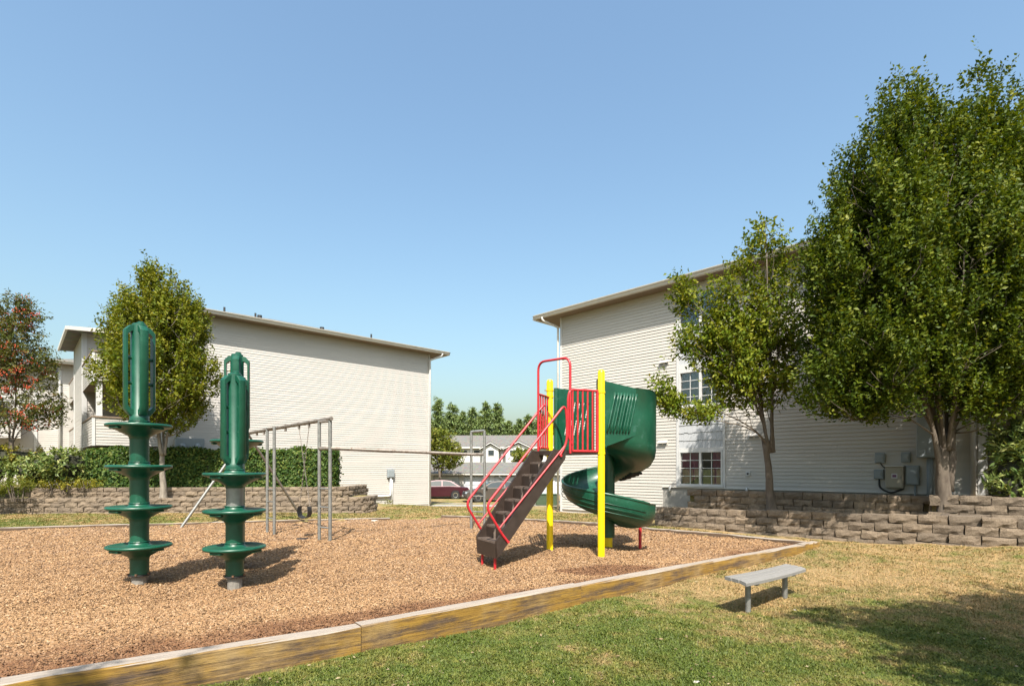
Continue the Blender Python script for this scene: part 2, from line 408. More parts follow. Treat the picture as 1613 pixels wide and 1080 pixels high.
def chip_mat():
    m, t, b, N, L = newmat('wood_chips')
    a = N.new('ShaderNodeAttribute'); a.attribute_name = 'tint'
    c = ramp(t, a.outputs['Fac'], [(0, (.10, .050, .021)), (.2, (.21, .120, .053)), (.8, (.285, .180, .088)), (1, (.38, .275, .175))])
    f = noise(t, 1.1, 7, .7, wcoords(t))
    c = mix(t, 1.0, c, ramp(t, f, [(.3, (.86, .80, .76)), (.7, (1.08, 1.05, 1.02))]), 'MULTIPLY')
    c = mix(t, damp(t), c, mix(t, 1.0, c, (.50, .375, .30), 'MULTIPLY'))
    L.new(c, b.inputs['Base Color']); b.inputs['Roughness'].default_value = .85; return m
M['chip'] = chip_mat()

# ------------------------------------------------------------------ ground
GP = np.array([(-6,1,-.27),(-4,2.5,-.26),(0,3,-.26),(3,4,-.23),(0,5.2,-.19),(-2.6,3.9,-.19),(-1.3,4.7,-.165),(.9,6.5,-.16),(3.2,8.3,-.13),(5,9.7,-.09),(2.9,6.6,-.20),(4.5,8.5,-.15),(6,4,-.22),(8,7,-.12),(6.6,10.1,-.02),(8.2,10.0,.13),(9,9.3,.20),
 (12,7,.22),(12,2,-.1),(7.3,11,.05),(4.0,14.2,.03),(5.2,12.9,.04),(1.3,15.8,.02),(-2,17.6,.0),(1.9,20.9,-.12),(5,17,.1),(9,13,.5),(-4.4,28.0,-.40),(-5,19.3,.06),(-8,17.4,.10),(-13,17,.10),(-18,16.5,.10),(-13,13.6,.04),
 (-22,13,.1),(-14,8,-.1),(-10,22,.5),(-18,22,.6),(-30,22,.4),(0,30,-.5),(-4,36,-.7),(3,36,-.72),(10,36,-.72),(0,50,-.8),(-30,50,-.8),(40,50,-.8),(30,20,.2),(30,0,0),(-30,0,-.2),(0,-20,-.3),(0,120,-.8),(-90,90,-.8),(90,90,-.8)], dtype=float)
def gz(x, y):
    x = np.asarray(x, float); y = np.asarray(y, float)
    d2 = (x[..., None]-GP[:, 0])**2 + (y[..., None]-GP[:, 1])**2 + .05
    w = d2**-1.6
    return (w*GP[:, 2]).sum(-1)/w.sum(-1)
def gzf(x, y): return float(gz(np.array([x]), np.array([y]))[0])

FRONT = [(-6.2, 2.05), (-3.63, 3.82), (-1.5, 5.163), (.763, 6.94), (3.1, 8.72), (5.55, 10.55)]        # inner edge of the front timbers
BACK = [G(1268, 852.5, .08)[:2], G(1150, 841, .08)[:2], G(1041, 832.5, .08)[:2], G(945, 823, .08)[:2], G(880, 819, .08)[:2], G(790, 814, .08)[:2], G(695, 811.5, .08)[:2]]
BACK2 = [G(614, 814.5, .08)[:2], G(500, 817, .08)[:2], G(380, 820, .08)[:2], G(200, 825, .08)[:2], G(0, 831, .08)[:2]]
BACK2.append((-16.5, 11.2))
BED = FRONT + BACK + BACK2 + [(-16.5, 2.05)]
def in_poly(x, y, P):
    x = np.asarray(x); y = np.asarray(y); r = np.zeros(x.shape, bool); j = len(P)-1
    for i in range(len(P)):
        xi, yi = P[i]; xj, yj = P[j]
        c = ((yi > y) != (yj > y)) & (x < (xj-xi)*(y-yi)/(yj-yi+1e-12)+xi)
        r ^= c; j = i
    return r
def bumps(x, y): return .018*np.sin(1.7*x+.6*y)+.016*np.sin(-.9*x+2.1*y+1)+.010*np.sin(3.9*x+3.1*y)+.008*np.sin(7.1*x-5.3*y)
def bed_z(x, y): return bumps(np.asarray(x, float), np.asarray(y, float))*1.0 - .005 - sum(.075*np.exp(-((x-a)**2+(y-b)**2)/(2*c*c)) for a, b, c in ((2.75, 9.75, .45), (-5.1, 12.4, .5), (-.55, 8.6, .35), (-4.2, 6.7, .5))) + sum(.04*np.exp(-((x-a)**2+(y-b)**2)/(2*c*c)) for a, b, c in ((3.5, 9.9, .5), (-3.0, 5.6, .8), (.2, 8.1, .5), (-6.5, 8.5, 1.0)))

def sheet(xs, ys, zf, keep=None):
    X, Y = np.meshgrid(xs, ys); Z = zf(X, Y); ny, nx = X.shape
    V = np.stack([X.ravel(), Y.ravel(), Z.ravel()], 1)
    i = np.arange((ny-1)*(nx-1)); r = i//(nx-1); c = i % (nx-1); a = r*nx+c
    Fc = np.stack([a, a+1, a+nx+1, a+nx], 1)
    if keep is not None:
        ctr = V[Fc].mean(1); Fc = Fc[keep(ctr[:, 0], ctr[:, 1])]
        u, inv = np.unique(Fc, return_inverse=True); V = V[u]; Fc = inv.reshape(-1, 4)
    return V, Fc
def ground_z(X, Y):
    z = gz(X, Y) + bumps(X*1.3, Y*1.3)*.55*(Y < 35)
    return np.where(in_poly(X, Y, BED), np.minimum(z, -.12), z)
xs = np.concatenate([[-1500, -600, -250, -120, -70, -45], np.arange(-32, 20, .25), [22, 26, 32, 45, 70, 120, 250, 600, 1500]])
ys = np.concatenate([[-600, -150, -60, -30, -15, -8, -4], np.arange(-2, 24, .25), np.arange(24, 60, 2), [64, 75, 95, 130, 200, 400, 900, 2500]])
V, Fc = sheet(xs, ys, ground_z)
tag(link('ground', raw_mesh('ground', V, Fc, True), M['ground']), kind='structure')
V, Fc = sheet(np.arange(-16.5, 6.6, .12), np.arange(1.9, 17.4, .12), bed_z, lambda x, y: in_poly(x, y, BED))
tag(link('wood_chip_bed', raw_mesh('wood_chip_bed', V, Fc, True), M['chip_bed']), kind='structure')
# parking lot: asphalt sheet and a kerb strip
V, Fc = sheet(np.arange(-26, 27, 2.0), np.arange(33.6, 62, 2.0), lambda x, y: np.maximum(gz(x, y), -.79)*0-.70)
tag(link('parking_lot', raw_mesh('parking_lot', V, Fc), M['asphalt']), kind='structure')
b = MB()
for k in range(16): b.bbox(-20+k*2.42, -20+k*2.42+2.40, 33.2, 33.5, -.9, -.58, .02)
tag(b.build('kerb', M['concrete']), kind='structure')
b = MB(); b.prism([(-4.3, 27.6), (.8, 27.0), (1.2, 28.4), (-4.0, 29.0)], -.75, -.36)
tag(b.build('footpath', M['concrete']), kind='structure')

# ------------------------------------------------------------------ timber edging
def timbers(name, label, pts, wid, mat, lays, side, group='timber edges of the wood chip bed', L=2.44):
    t = thing(name, (*pts[0], 0), label, 'timber edging', group)
    # walk along the polyline and cut it into single timbers
    for (z0, z1, off, sh) in lays:
        segs = []
        for i in range(len(pts)-1):
            a = Vector(pts[i]); c = Vector(pts[i+1]); n = max(1, round((c-a).length/L))
            for k in range(n): segs.append((a.lerp(c, k/n), a.lerp(c, (k+1)/n)))
        for (a, c) in segs:
            d = (c-a); ln = d.length; d.normalize(); ang = math.atan2(d.y, d.x)
            j = rng.normal(0, .006, 3)
            Mx = Matrix.Translation((a.x, a.y, 0)) @ Matrix.Rotation(ang+rng.normal(0, .003), 4, 'Z')
            mb = MB(); nseg = 8
            y0, y1 = (-wid+off, off) if side > 0 else (-off, wid-off)
            # a timber with slightly waved, worn edges
            Vv = []
            for q in range(nseg+1):
                x = -.006+(ln+.010)*q/nseg; e = rng.normal(0, .004, 8); cz = .012
                Vv += [(x, y0+e[0], z0), (x, y1+e[1], z0), (x, y1+e[2], z1-cz+j[0]), (x, y1-cz+e[3], z1+j[0]+e[6]*.6), (x, y0+cz+e[4], z1+j[0]+e[7]*.6), (x, y0+e[5], z1-cz+j[0])]
            Ff = []
            for q in range(nseg):
                for k in range(6):
                    Ff.append((q*6+k, (q+1)*6+k, (q+1)*6+(k+1) % 6, q*6+(k+1) % 6)[::-1])
            Ff += [tuple(range(6)), tuple(range(nseg*6+5, nseg*6-1, -1))]
            me = raw_mesh('timber', Vv, Ff)
            o = link('timber', me, M[mat if z1 > 0 else 'timber_grey'], t); o.location = Vector((a.x, a.y, 0))-ORG[t.name]; o.rotation_euler = (0, 0, ang)
    return t
timbers('timber_edging', 'long timber edge with worn yellow paint between wood chips and front lawn', FRONT + [(6.05, 10.92)], 0.17, 'timber', [(-.20, .085, 0, 0), (-.36, -.206, .035, 0)], +1, L=3.6)
BK = [(6.05, 10.92)] + BACK
timbers('timber_edging', 'grey timber edge behind the spiral slide, running to the far lawn', [BACK[-1]] + BACK[::-1][1:], 0.15, 'timber_grey', [(-.1, .07, .15, 0)], +1)
timbers('timber_edging', 'grey timber edge at the back of the chips by the swing frame', BACK2[::-1], 0.15, 'timber_grey', [(-.1, .075, .15, 0)], +1)

# ------------------------------------------------------------------ block retaining walls
def block_mesh(seed, L=.40, H=.155, Dp=.26):
    r = np.random.default_rng(seed); nx, nz = 5, 3; V = []; Fc = []
    for iz in range(nz+1):
        for ix in range(nx+1):
            u, v = ix/nx, iz/nz
            edge = min(u, 1-u, v*.8, (1-v)*.8)
            y = (-.034 if edge > .02 else -.018)+r.normal(0, .007)
            V.append(((u-.5)*(L-.015)+r.normal(0, .004), y, v*(H-.006)+r.normal(0, .004)*(1 if .1 < v else .3)))
    n = len(V)
    for iz in range(nz):
        for ix in range(nx):
            a = iz*(nx+1)+ix; Fc.append((a, a+1, a+nx+2, a+nx+1))
    for ix in range(nx+1):                       # top back edge, bottom back edge
        V.append(((ix/nx-.5)*(L-.03), Dp, H-.008))
    for ix in range(nx+1): V.append(((ix/nx-.5)*(L-.03), Dp, 0))
    t0 = nz*(nx+1)
    for ix in range(nx):
        Fc.append((t0+ix, t0+ix+1, n+ix+1, n+ix)); Fc.append((ix+1, ix, n+nx+1+ix, n+nx+2+ix))
    lf = [iz*(nx+1) for iz in range(nz+1)]; rt = [iz*(nx+1)+nx for iz in range(nz+1)]
    Fc.append(tuple(lf+[n, n+nx+1])); Fc.append(tuple(rt[::-1]+[n+2*nx+1, n+nx]))
    me = raw_mesh('block', V, Fc); me.materials.append(M['block']); return me
BM = [block_mesh(s) for s in range(7)]
def along(pts, step, start=0.0):
    out = []; pts = [Vector(p) for p in pts]; d = start; i = 0; acc = 0
    seg = [(pts[k+1]-pts[k]).length for k in range(len(pts)-1)]; tot = sum(seg)
    while d <= tot:
        a = 0
        for k, L in enumerate(seg):
            if d <= a+L+1e-6:
                p = pts[k].lerp(pts[k+1], (d-a)/L); t = (pts[k+1]-pts[k]).normalized(); break
            a += L
        out.append((p, t)); d += step
    return out
def block_wall(label, pts, ztop, courses, zoff=None, L=.40, H=.155, group='block retaining walls', lean=.012, caplen=True):
    t = thing('retaining_wall', (*pts[0], 0), label, 'retaining wall', group)
    for c in range(courses):
        inset = 0
        for (p, d) in along(pts, L, .2 + (L/2 if c % 2 else 0)):
            k = int(rng.integers(7)); ang = math.atan2(d.y, d.x)+rng.normal(0, .05)
            nrm = Vector((d.y, -d.x))
            z = ztop(p.x, p.y) if callable(ztop) else ztop
            q = p - nrm*(lean*(courses-c)*-1) + nrm*rng.normal(0, .010)
            o = bpy.data.objects.new('block', BM[k]); COL.objects.link(o); o.parent = t
            o.location = Vector((q.x, q.y, z-(courses-c)*H)) - ORG[t.name]; o.rotation_euler = (rng.normal(0, .02), rng.normal(0, .014), ang)
            o.scale = (L/.40, 1, H/.155)
    return t
# right-hand terraces (walls run away to the left, parallel to the building)
RA, RB = Vector((3.75, 14.6)), Vector((9.05, 9.40))
RDIR = (RB-RA).normalized(); RN = Vector((RDIR.y, -RDIR.x))      # RN points to the camera
def rz_top(x, y):
    s = (Vector((x, y))-RA).dot(RDIR)/(RB-RA).length; return .52+.17*s + .012*math.sin(s*17)
R1 = [tuple(RA+RDIR*k*.5+RN*.05*math.sin(k*.6)) for k in range(22)]
block_wall('long tan three course block wall along the dry lawn on the right', R1, rz_top, 4, L=.47, H=.170, lean=.025)
R2s = RA - RN*1.05 + RDIR*.55
R3s = R2s+RDIR*5.42+RN*.5
R2 = [tuple(R2s), tuple(R2s+RDIR*5.25), tuple(R2s+RDIR*5.38+RN*.15), tuple(R3s)]
R2T = .985
block_wall('upper block wall in shade behind the two leafy trees on the right', R2, R2T, 3, L=.42, H=.165)
R3 = [tuple(R3s), tuple(R3s+RDIR*3.95)]
block_wall('short upper block wall by the building corner at the right edge', R3, 1.03, 3, L=.47, H=.165)
b = MB()
b.prism([tuple(RA-RN*.12+RDIR*.1), tuple(RA-RN*.12+RDIR*11), tuple(RA-RN*1.25+RDIR*11), tuple(RA-RN*1.25+RDIR*.1)], -.1, .47)
tag(b.build('terrace_soil', M['ground']), kind='structure')
b = MB()
b.prism([tuple(R2s-RN*.12), tuple(R2s-RN*.12+RDIR*5.7), tuple(R2s-RN*2.9+RDIR*5.7), tuple(R2s-RN*2.9)], .2, .90)
b.prism([tuple(R3s-RN*.12), tuple(R3s-RN*.12+RDIR*4.5), tuple(R3s-RN*3.2+RDIR*4.5), tuple(R3s-RN*3.2)], .2, .93)
tag(b.build('upper_terrace_soil', M['ground']), kind='structure')
# left-hand terraces
L1 = [(-22, 16.6), (-17.5, 17.15), (-14, 17.5), (-10, 17.75), (-6.4, 17.95), (-5.35, 18.05), (-4.98, 18.3), (-4.88, 18.75), (-4.95, 19.6)]
block_wall('lower grey block wall along the lawn below the left hedge', L1, .60, 4, L=.40, H=.148)
L2 = [(-16.35, 19.5), (-16.3, 18.3), (-15.8, 17.85), (-15.2, 17.95), (-13, 18.2), (-10, 18.5), (-7.2, 18.75), (-6.1, 18.9), (-5.85, 19.2), (-5.85, 21.6)]
block_wall('upper grey block wall directly under the long left hedge', L2, .925, 3, L=.40, H=.148)
b = MB(); b.prism([(-22, 16.9), (-14, 17.75), (-6.4, 18.2), (-5.2, 18.4), (-5.3, 20.5), (-22, 19.8)], -.1, .55)
tag(b.build('left_terrace_soil', M['ground']), kind='structure')
b = MB(); b.prism([(-15.9, 18.1), (-13, 18.4), (-7.0, 19.0), (-6.15, 19.15), (-6.1, 21.2), (-15.9, 20.0)], .3, .86)
b.prism([(-26, 19.9), (-16.0, 19.5), (-16.0, 24), (-26, 24)], .3, .84)
tag(b.build('left_upper_soil', M['ground']), kind='structure')

# ------------------------------------------------------------------ building tools
class Wall:
    def __init__(s, o, e):
        s.o = Vector((*o, 0)); s.ang = math.atan2(e[1], e[0]); s.M = Matrix.Translation(s.o) @ Matrix.Rotation(s.ang, 4, 'Z')
    def p(s, a, b, z): return s.M @ Vector((a, b, z))             # b > 0 goes into the building
    def mb(s): return MB(s.M)
def clad(parent, wall, a0, a1, z0, z1, h, mat, holes=(), lip=.021):
    """lap siding: courses about four inches high, each course of butted lengths (too fine to tell apart singly)"""
    h = .102; n = int(round((z1-z0)/h)); h = (z1-z0)/n; V = []; Fc = []; T = []; lip = .017 if mat is M['siding_far'] else lip
    r = np.random.default_rng(int(abs(a1*1000+z1*77)) % 9999)
    def piece(x0, x1, z):
        w = r.normal(0, .0012, 4); b = len(V)
        for x, d in ((x0, w[0]), (x1, w[1])):
            for (y, zz) in ((-lip+w[2], z+d), (-.003, z+h+.006), (.010, z+h+.006), (.010, z+d)): V.append(wall.p(x, y, zz)-ORG[parent.name])
        Fc.extend([tuple(b+i for i in f) for f in ((0,4,5,1),(0,3,7,4),(0,1,2,3),(4,7,6,5),(1,5,6,2))]); T.extend([r.random()]*8)
    for i in range(n):
        z = z0+i*h; cuts = sorted((b0, b1) for (b0, b1, c0, c1) in holes if c0 < z+h-.01 and c1 > z+.01); x = a0; spans = []
        for (b0, b1) in cuts:
            if b0 > x+.02: spans.append((x, b0))
            x = max(x, b1)
        if a1 > x+.02: spans.append((x, a1))
        for (x0, x1) in spans:
            c = x0+(1.0+2.6*r.random() if x1-x0 > 2 else 99)
            while c < x1-.3: piece(x0, c, z); x0 = c+.0015; c += 3.66
            piece(x0, x1, z)
    o = link('siding', raw_mesh('siding', V, Fc, tint=T), mat, parent); o['kind'] = 'stuff'; return o
def window(parent, wall, a0, a1, z0, z1, left='curtain', right='curtain', grid=(2, 4), muntins=True):
    fr = wall.mb(); t = .055
    fr.box(a0, a1, -.045, .10, z0, z0+t).box(a0, a1, -.045, .10, z1-t, z1).box(a0, a0+t, -.045, .10, z0+t, z1-t).box(a1-t, a1, -.045, .10, z0+t, z1-t)
    mid = (a0+a1)/2; fr.box(mid-.035, mid+.035, -.035, .10, z0+t, z1-t)
    w = fr.build('window', M['white'], parent)
    s = wall.mb(); s.box(a0-.03, a1+.03, -.075, -.047, z0-.03, z0+.012); s.build('sill', M['white'], w)
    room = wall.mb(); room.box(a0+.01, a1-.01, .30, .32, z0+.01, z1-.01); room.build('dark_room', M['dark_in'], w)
    for (x0, x1, what) in ((a0+t, mid-.035, left), (mid+.035, a1-t, right)):
        g = wall.mb(); g.box(x0, x1, .03, .036, z0+t, z1-t); g.build('pane', M['glass'], w)
        if muntins:
            m = wall.mb()
            for k in range(1, grid[0]): xx = x0+(x1-x0)*k/grid[0]; m.box(xx-.009, xx+.009, .012, .029, z0+t, z1-t)
            for k in range(1, grid[1]): zz = z0+t+(z1-z0-2*t)*k/grid[1]; m.box(x0, x1, .010, .0285, zz-.009, zz+.009)
            m.build('muntin', M['white'], w)
        if what in ('curtain', 'half', 'edge'):
            c = wall.mb(); n = 14; rngs = {'curtain': (x0, x1), 'half': (x0, x0+(x1-x0)*.85), 'edge': (x0+(x1-x0)*.5, x1)}[what]
            zb = z0+t
            Vv = []; Ff = []
            for k in range(n+1):
                xx = rngs[0]+(rngs[1]-rngs[0])*k/n; yy = .10+.018*math.sin(k*1.9)
                zl = zb+(.22*(k/n)**2 if what == 'half' else 0)
                Vv += [(xx, yy, zl), (xx, yy, z1-t)]
            for k in range(n): Ff.append((2*k, 2*k+2, 2*k+3, 2*k+1))
            c.add(Vv, Ff); c.build('curtain', M['curtain'], w, smooth=True)
        elif what == 'blind':
            c = wall.mb()
            for k in range(16):
                zz = z0+t+(z1-z0-2*t)*k/16; c.add([(x0, .09, zz), (x1, .09, zz), (x1, .07, zz+.055), (x0, .07, zz+.055)], [(0, 1, 2, 3)])
            c.build('blind', M['blind'], w)
    return w
def gutter_eave(parent, wall, a0, a1, zs, over, fascia=.17, sof=None):
    s = wall.mb(); s.box(a0, a1, -over+.02, .0, zs, zs+.03); s.build('soffit', M['soffit'], parent)
    g = wall.mb()
    prof = [(-over+.018, zs-.005), (-over-.06, zs+.01), (-over-.075, zs+.06), (-over-.12, zs+.115), (-over-.125, zs+.14), (-over-.105, zs+.14), (-over+.018, zs+.10)]
    n = len(prof)
    g.add([(a0, y, z) for y, z in prof]+[(a1, y, z) for y, z in prof], [tuple(range(n)), tuple(range(2*n-1, n-1, -1))]+[(i, n+i, n+(i+1) % n, (i+1) % n) for i in range(n)])
    g.build('gutter', M['gutter'], parent)

# ------------------------------------------------------------------ right apartment building
RW = Wall((1.884, 20.93), (.704, -.710)); RL = 12.42; RZT = 7.386
rb = thing('apartment_building', (1.884, 20.93, -.1), 'cream sided apartment building on the right behind the two terrace trees', 'building', 'sided apartment buildings')
WZ = [(1.02, 2.12), (3.52, 4.66), (6.02, 7.14)]; WA = (4.98, 6.42)
PAN = (4.90, 6.50, .97, RZT-.001)
clad(rb, RW, .08, 4.40, .0, .97, .162, M['siding'])
clad(rb, RW, .08, RL-.12, .97, RZT, .1604, M['siding'], [PAN])
b = RW.mb(); b.box(.02, PAN[0]+.02, .02, .3, -.3, RZT); b.box(PAN[1]-.02, RL-.02, .02, .3, .9, RZT); b.box(.02, RL-.02, .4, 9.9, -.3, RZT)
b.build('wall', M['siding'], rb)
b = RW.mb(); b.box(4.40, RL+.0, -.005, .3, -.3, .945); b.build('foundation', M['concrete'], rb)
b = RW.mb(); b.box(4.40, RL, -.055, -.002, .945, .972); b.build('flashing', M['gutter'], rb)
for (a0, a1, zb) in ((0, .085, -.1), (RL-.125, RL, .97)):
    b = RW.mb(); b.box(a0, a1, -.03, .02, zb, RZT); b.build('corner_trim', M['white'], rb)
for (x0, x1) in ((PAN[0], PAN[0]+.075), (PAN[1]-.075, PAN[1])):
    b = RW.mb(); b.box(x0, x1, -.04, .02, .97, RZT-.06); b.build('panel_trim', M['white'], rb)
for (z0, z1) in ((.97, 1.02), (2.12, 2.22), (3.42, 3.52), (4.66, 4.88), (5.92, 6.02), (7.14, RZT-.01)):
    b = RW.mb(); b.box(PAN[0]+.077, PAN[1]-.077, -.036, .02, z0, z1); b.build('panel_trim', M['white'], rb)
SH = {}
for (z0, z1) in ((2.22, 3.42), (4.88, 5.92)):
    nrow = 5
    for i in range(nrow):
        x = PAN[0]+.078; hh = (z1-z0)/nrow
        while x < PAN[1]-.085:
            w_ = [.16, .20, .13, .18][int(rng.integers(4))]; w_ = min(w_, PAN[1]-.078-x)
            if w_ < .03: break
            dz = [0, -.012, -.022][int(rng.integers(3))]
            if round(w_, 3) not in SH:
                q = w_-.004
                me = raw_mesh('shingle', [(0,-.026,0),(q,-.026,0),(q,-.008,hh+.02),(0,-.008,hh+.02),(0,.005,0),(q,.005,0),(q,.005,hh+.02),(0,.005,hh+.02)], [(0,1,2,3),(0,4,5,1),(1,5,6,2),(3,2,6,7),(0,3,7,4)])
                me.materials.append(M['shake']); SH[round(w_, 3)] = me
            o = bpy.data.objects.new('shingle', SH[round(w_, 3)]); COL.objects.link(o); o.parent = rb
            o.location = RW.p(x, 0, z0+i*hh+dz)-ORG[rb.name]; o.rotation_euler = (0, 0, RW.ang); x += w_
    b = RW.mb(); b.box(PAN[0]+.07, PAN[1]-.07, .006, .1, z0, z1); b.build('panel_backing', M['shake'], rb)
window(rb, RW, *WA, *WZ[0], left='half', right='edge')
window(rb, RW, *WA, *WZ[1], left='blind', right='none')
window(rb, RW, *WA, *WZ[2], left='none', right='none', muntins=False)
gutter_eave(rb, RW, -.85, RL+.6, RZT, .52)
b = RW.mb(); b.box(-.85, -.0, .0, 10.6, RZT, RZT+.03); b.build('soffit', M['soffit'], rb)
b = RW.mb(); b.box(-.99, -.852, -.52, 10.6, RZT, RZT+.14); b.build('gutter', M['gutter'], rb)
def hip(wall, a0, a1, b0, b1, z, slope, name, parent, hips=(1, 1)):
    w2 = (b1-b0)/2; zr = z+w2*slope; m = wall.mb()
    m.add([(a0,b0,z),(a1,b0,z),(a1,b1,z),(a0,b1,z),(a0+w2*hips[0],b0+w2,zr),(a1-w2*hips[1],b0+w2,zr)], [(0,1,5,4),(1,2,5),(2,3,4,5),(3,0,4),(3,2,1,0)])
    return m.build(name, M['roof'], parent)
hip(RW, -.96, RL+.7, -.60, 10.6, RZT+.125, .26, 'roof', rb)
dn = RW.mb(); dn.tube(bend([(-.45, -.57, RZT+.02), (-.45, -.55, RZT-.10), (-.055, -.09, RZT-.36), (-.055, -.09, RZT-.5), (-.055, -.09, -.0)], .08), .042, 8)
dn.build('downspout', M['gutter'], rb, smooth=True)
dn = RW.mb(); dn.tube([(RL-.21, -.09, RZT-.01), (RL-.21, -.09, .8)], .05, 8); dn.build('downspout', M['white'], rb, smooth=True)
def vent(wall, a, z, parent):
    v = wall.mb(); v.box(a-.17, a+.17, -.03, -.006, z-.08, z+.08)
    v.add([(a-.16,-.03,z+.075),(a+.16,-.03,z+.075),(a+.16,-.11,z-.01),(a-.16,-.11,z-.01),(a-.16,-.03,z-.0),(a+.16,-.03,z-.0)], [(0,3,2,1),(0,4,3),(1,2,5)])
    o = v.build('vent', M['gutter'], parent)
    for dx in (-.15, .02):
        q = wall.mb(); q.box(a+dx, a+dx+.11, -.036, -.031, z-.07, z-.025); q.build('louvre', M['grey_box'], o)
def wall_a(px):                                       # distance along the right wall for a pixel column
    r = (px-CX)/F; return (r*20.93-1.884)/(.704+.710*r)
def wall_z(px, py):
    a = wall_a(px); Y = 20.93-.710*a; return CH-(py-HY)/F*Y
for (px, py) in ((1047, 571), (1045, 697), (1189, 686)): vent(RW, wall_a(px), wall_z(px, py), rb)
b = RW.mb(); a, z = wall_a(1179), wall_z(1179, 746); b.bbox(a-.06, a+.06, -.06, -.006, z-.07, z+.07, .012); o = b.build('outlet_cover', M['white'], rb)
b = RW.mb(); b.box(a-.025, a+.025, -.068, -.061, z-.02, z+.03); b.build('outlet', M['dark_in'], o)
for px in (1057, 1178):
    b = RW.mb(); a = wall_a(px); b.tube(bend([(a, -.0, .98), (a, -.08, .96), (a, -.08, .80)], .05), .035, 8); b.build('vent_pipe', M['white'], rb, smooth=True)
# recess and wing at the right end
W2 = Wall(tuple(RW.p(RL, 0, 0).xy), (.710, .704))
clad(rb, W2, .10, .62, 1.0, RZT, .1604, M['siding'])
b = W2.mb(); b.box(0, .62, .02, .1, .8, RZT); b.build('wall', M['siding'], rb)
b = W2.mb(); b.box(0, .10, -.03, .02, .97, RZT); b.build('corner_trim', M['white'], rb)
W3 = Wall(tuple(W2.p(.62, 0, 0).xy), (.704, -.710))
b = W3.mb(); b.box(0, .95, .03, .2, .8, RZT); b.build('wall', M['siding'], rb)
clad(rb, W3, .0, .06, 1.0, RZT, .1604, M['siding'])
b = W3.mb(); b.box(.06, .72, -.03, .03, 3.05, 3.20).box(.06, .14, -.03, .03, .9, 3.05).box(.64, .72, -.03, .03, .9, 3.05); d = b.build('door', M['white'], rb)
b = W3.mb(); b.box(.145, .635, .0, .025, .9, 2.0); b.build('door_panel', M['gutter'], d)
b = W3.mb(); b.box(.145, .635, .0, .025, 2.0, 3.045); b.build('pane', M['white'], d)
clad(rb, W3, .72, .95, 1.0, RZT, .1604, M['siding'])
W4 = Wall(tuple(W3.p(.95, 0, 0).xy), (-.710, -.704)); 
clad(rb, W4, 0, 1.3, 1.0, RZT, .1604, M['siding'])
b = W4.mb(); b.box(0, 1.3, .02, .1, .8, RZT); b.build('wall', M['siding'], rb)
W5 = Wall(tuple(W4.p(1.3, 0, 0).xy), (.704, -.710))
clad(rb, W5, 0, 3.2, 1.0, RZT, .1604, M['siding'])
b = W5.mb(); b.box(0, 3.2, .02, 2, .8, RZT); b.build('wall', M['siding'], rb)
b = RW.mb(); b.box(RL, RL+5, -.75, 9.8, RZT, RZT+.03); b.build('soffit', M['soffit'], rb)

# meter cabinets on the right wall, each a thing of its own
def cabinet(name, label, px0, px1, py0, py1, mat, dep=.14, door=True):
    a0, a1 = wall_a(px0), wall_a(px1); z1, z0 = wall_z(px0, py0), wall_z(px0, py1)
    t = thing(name, tuple(RW.p(a0, 0, z0)), label, 'electrical box', 'electrical boxes on the right wall')
    m = RW.mb(); m.bbox(a0, a1, -dep, -.021, z0, z1, .01); m.build('case', mat, t)
    if door:
        m = RW.mb(); m.bbox(a0+.025, a1-.025, -dep-.012, -dep-.001, z0+.03, z1-.03, .004); dd = m.build('lid', mat, t)
        m = RW.mb(); m.box(a1-.06, a1-.04, -dep-.028, -dep-.013, (z0+z1)/2-.03, (z0+z1)/2+.03); m.build('latch', M['zinc'], dd)
    return t, a0, a1, z0, z1
cabinet('junction_box', 'small grey junction box above the beige cabinet, upper left of the cluster', 1379, 1395, 713, 729, M['grey_box'], .09)
cabinet('junction_box', 'small grey junction box directly above the grey meter cabinet', 1420, 1435, 712, 728, M['grey_box'], .09)
cabinet('junction_box', 'small pale grey box with cables left of the beige cabinet', 1378, 1393, 739, 754, M['grey_box'], .11)
t, a0, a1, z0, z1 = cabinet('telecom_cabinet', 'beige wall cabinet with a small purple label', 1397, 1425, 735, 768, M['beige'], .2)
m = RW.mb(); m.box(a0+.13, a0+.25, -.216, -.213, z0+.24, z0+.36); s_ = m.build('sticker', M['sticker'], t)
m = RW.mb(); m.box(a0+.15, a0+.23, -.219, -.217, z0+.27, z0+.33); m.build('sticker_print', M['sticker_ink'], s_)
m = RW.mb(); m.bbox(a0-.02, a1+.02, -.23, -.02, z1+.002, z1+.03, .008); m.build('rain_hood', M['gutter'], t)
t, a0, a1, z0, z1 = cabinet('meter_cabinet', 'grey meter cabinet with a conduit right of the beige cabinet', 1428, 1449, 733, 763, M['grey_box'], .13)
m = RW.mb(); m.tube([((a0+a1)/2+.05, -.07, z0), ((a0+a1)/2+.05, -.07, .75)], .022, 8); m.build('conduit', M['grey_box'], t, smooth=True)
t, a0, a1, z0, z1 = cabinet('switchgear_cabinet', 'tall dark grey switch cabinet with thick conduit behind the big tree trunk', 1447, 1478, 650, 721, M['grey_box'], .3)
m = RW.mb(); m.tube([((a0+a1)/2+.05, -.15, z0), ((a0+a1)/2+.05, -.15, .75)], .065, 10); m.build('conduit', M['grey_box'], t, smooth=True)
m = RW.mb(); m.bbox(a0+.02, a1+.25, -.26, -.02, z0+.03, z0+.23, .01); m.build('meter_base', M['grey_box'], t)
def cable(label, pts, r=.014):
    m = RW.mb(); m.tube(bend(pts, .1), r, 6); tag(m.build('cable', M['black'], loc=tuple(RW.p(*pts[0])), smooth=True), label, 'cable', 'cables between the wall boxes')
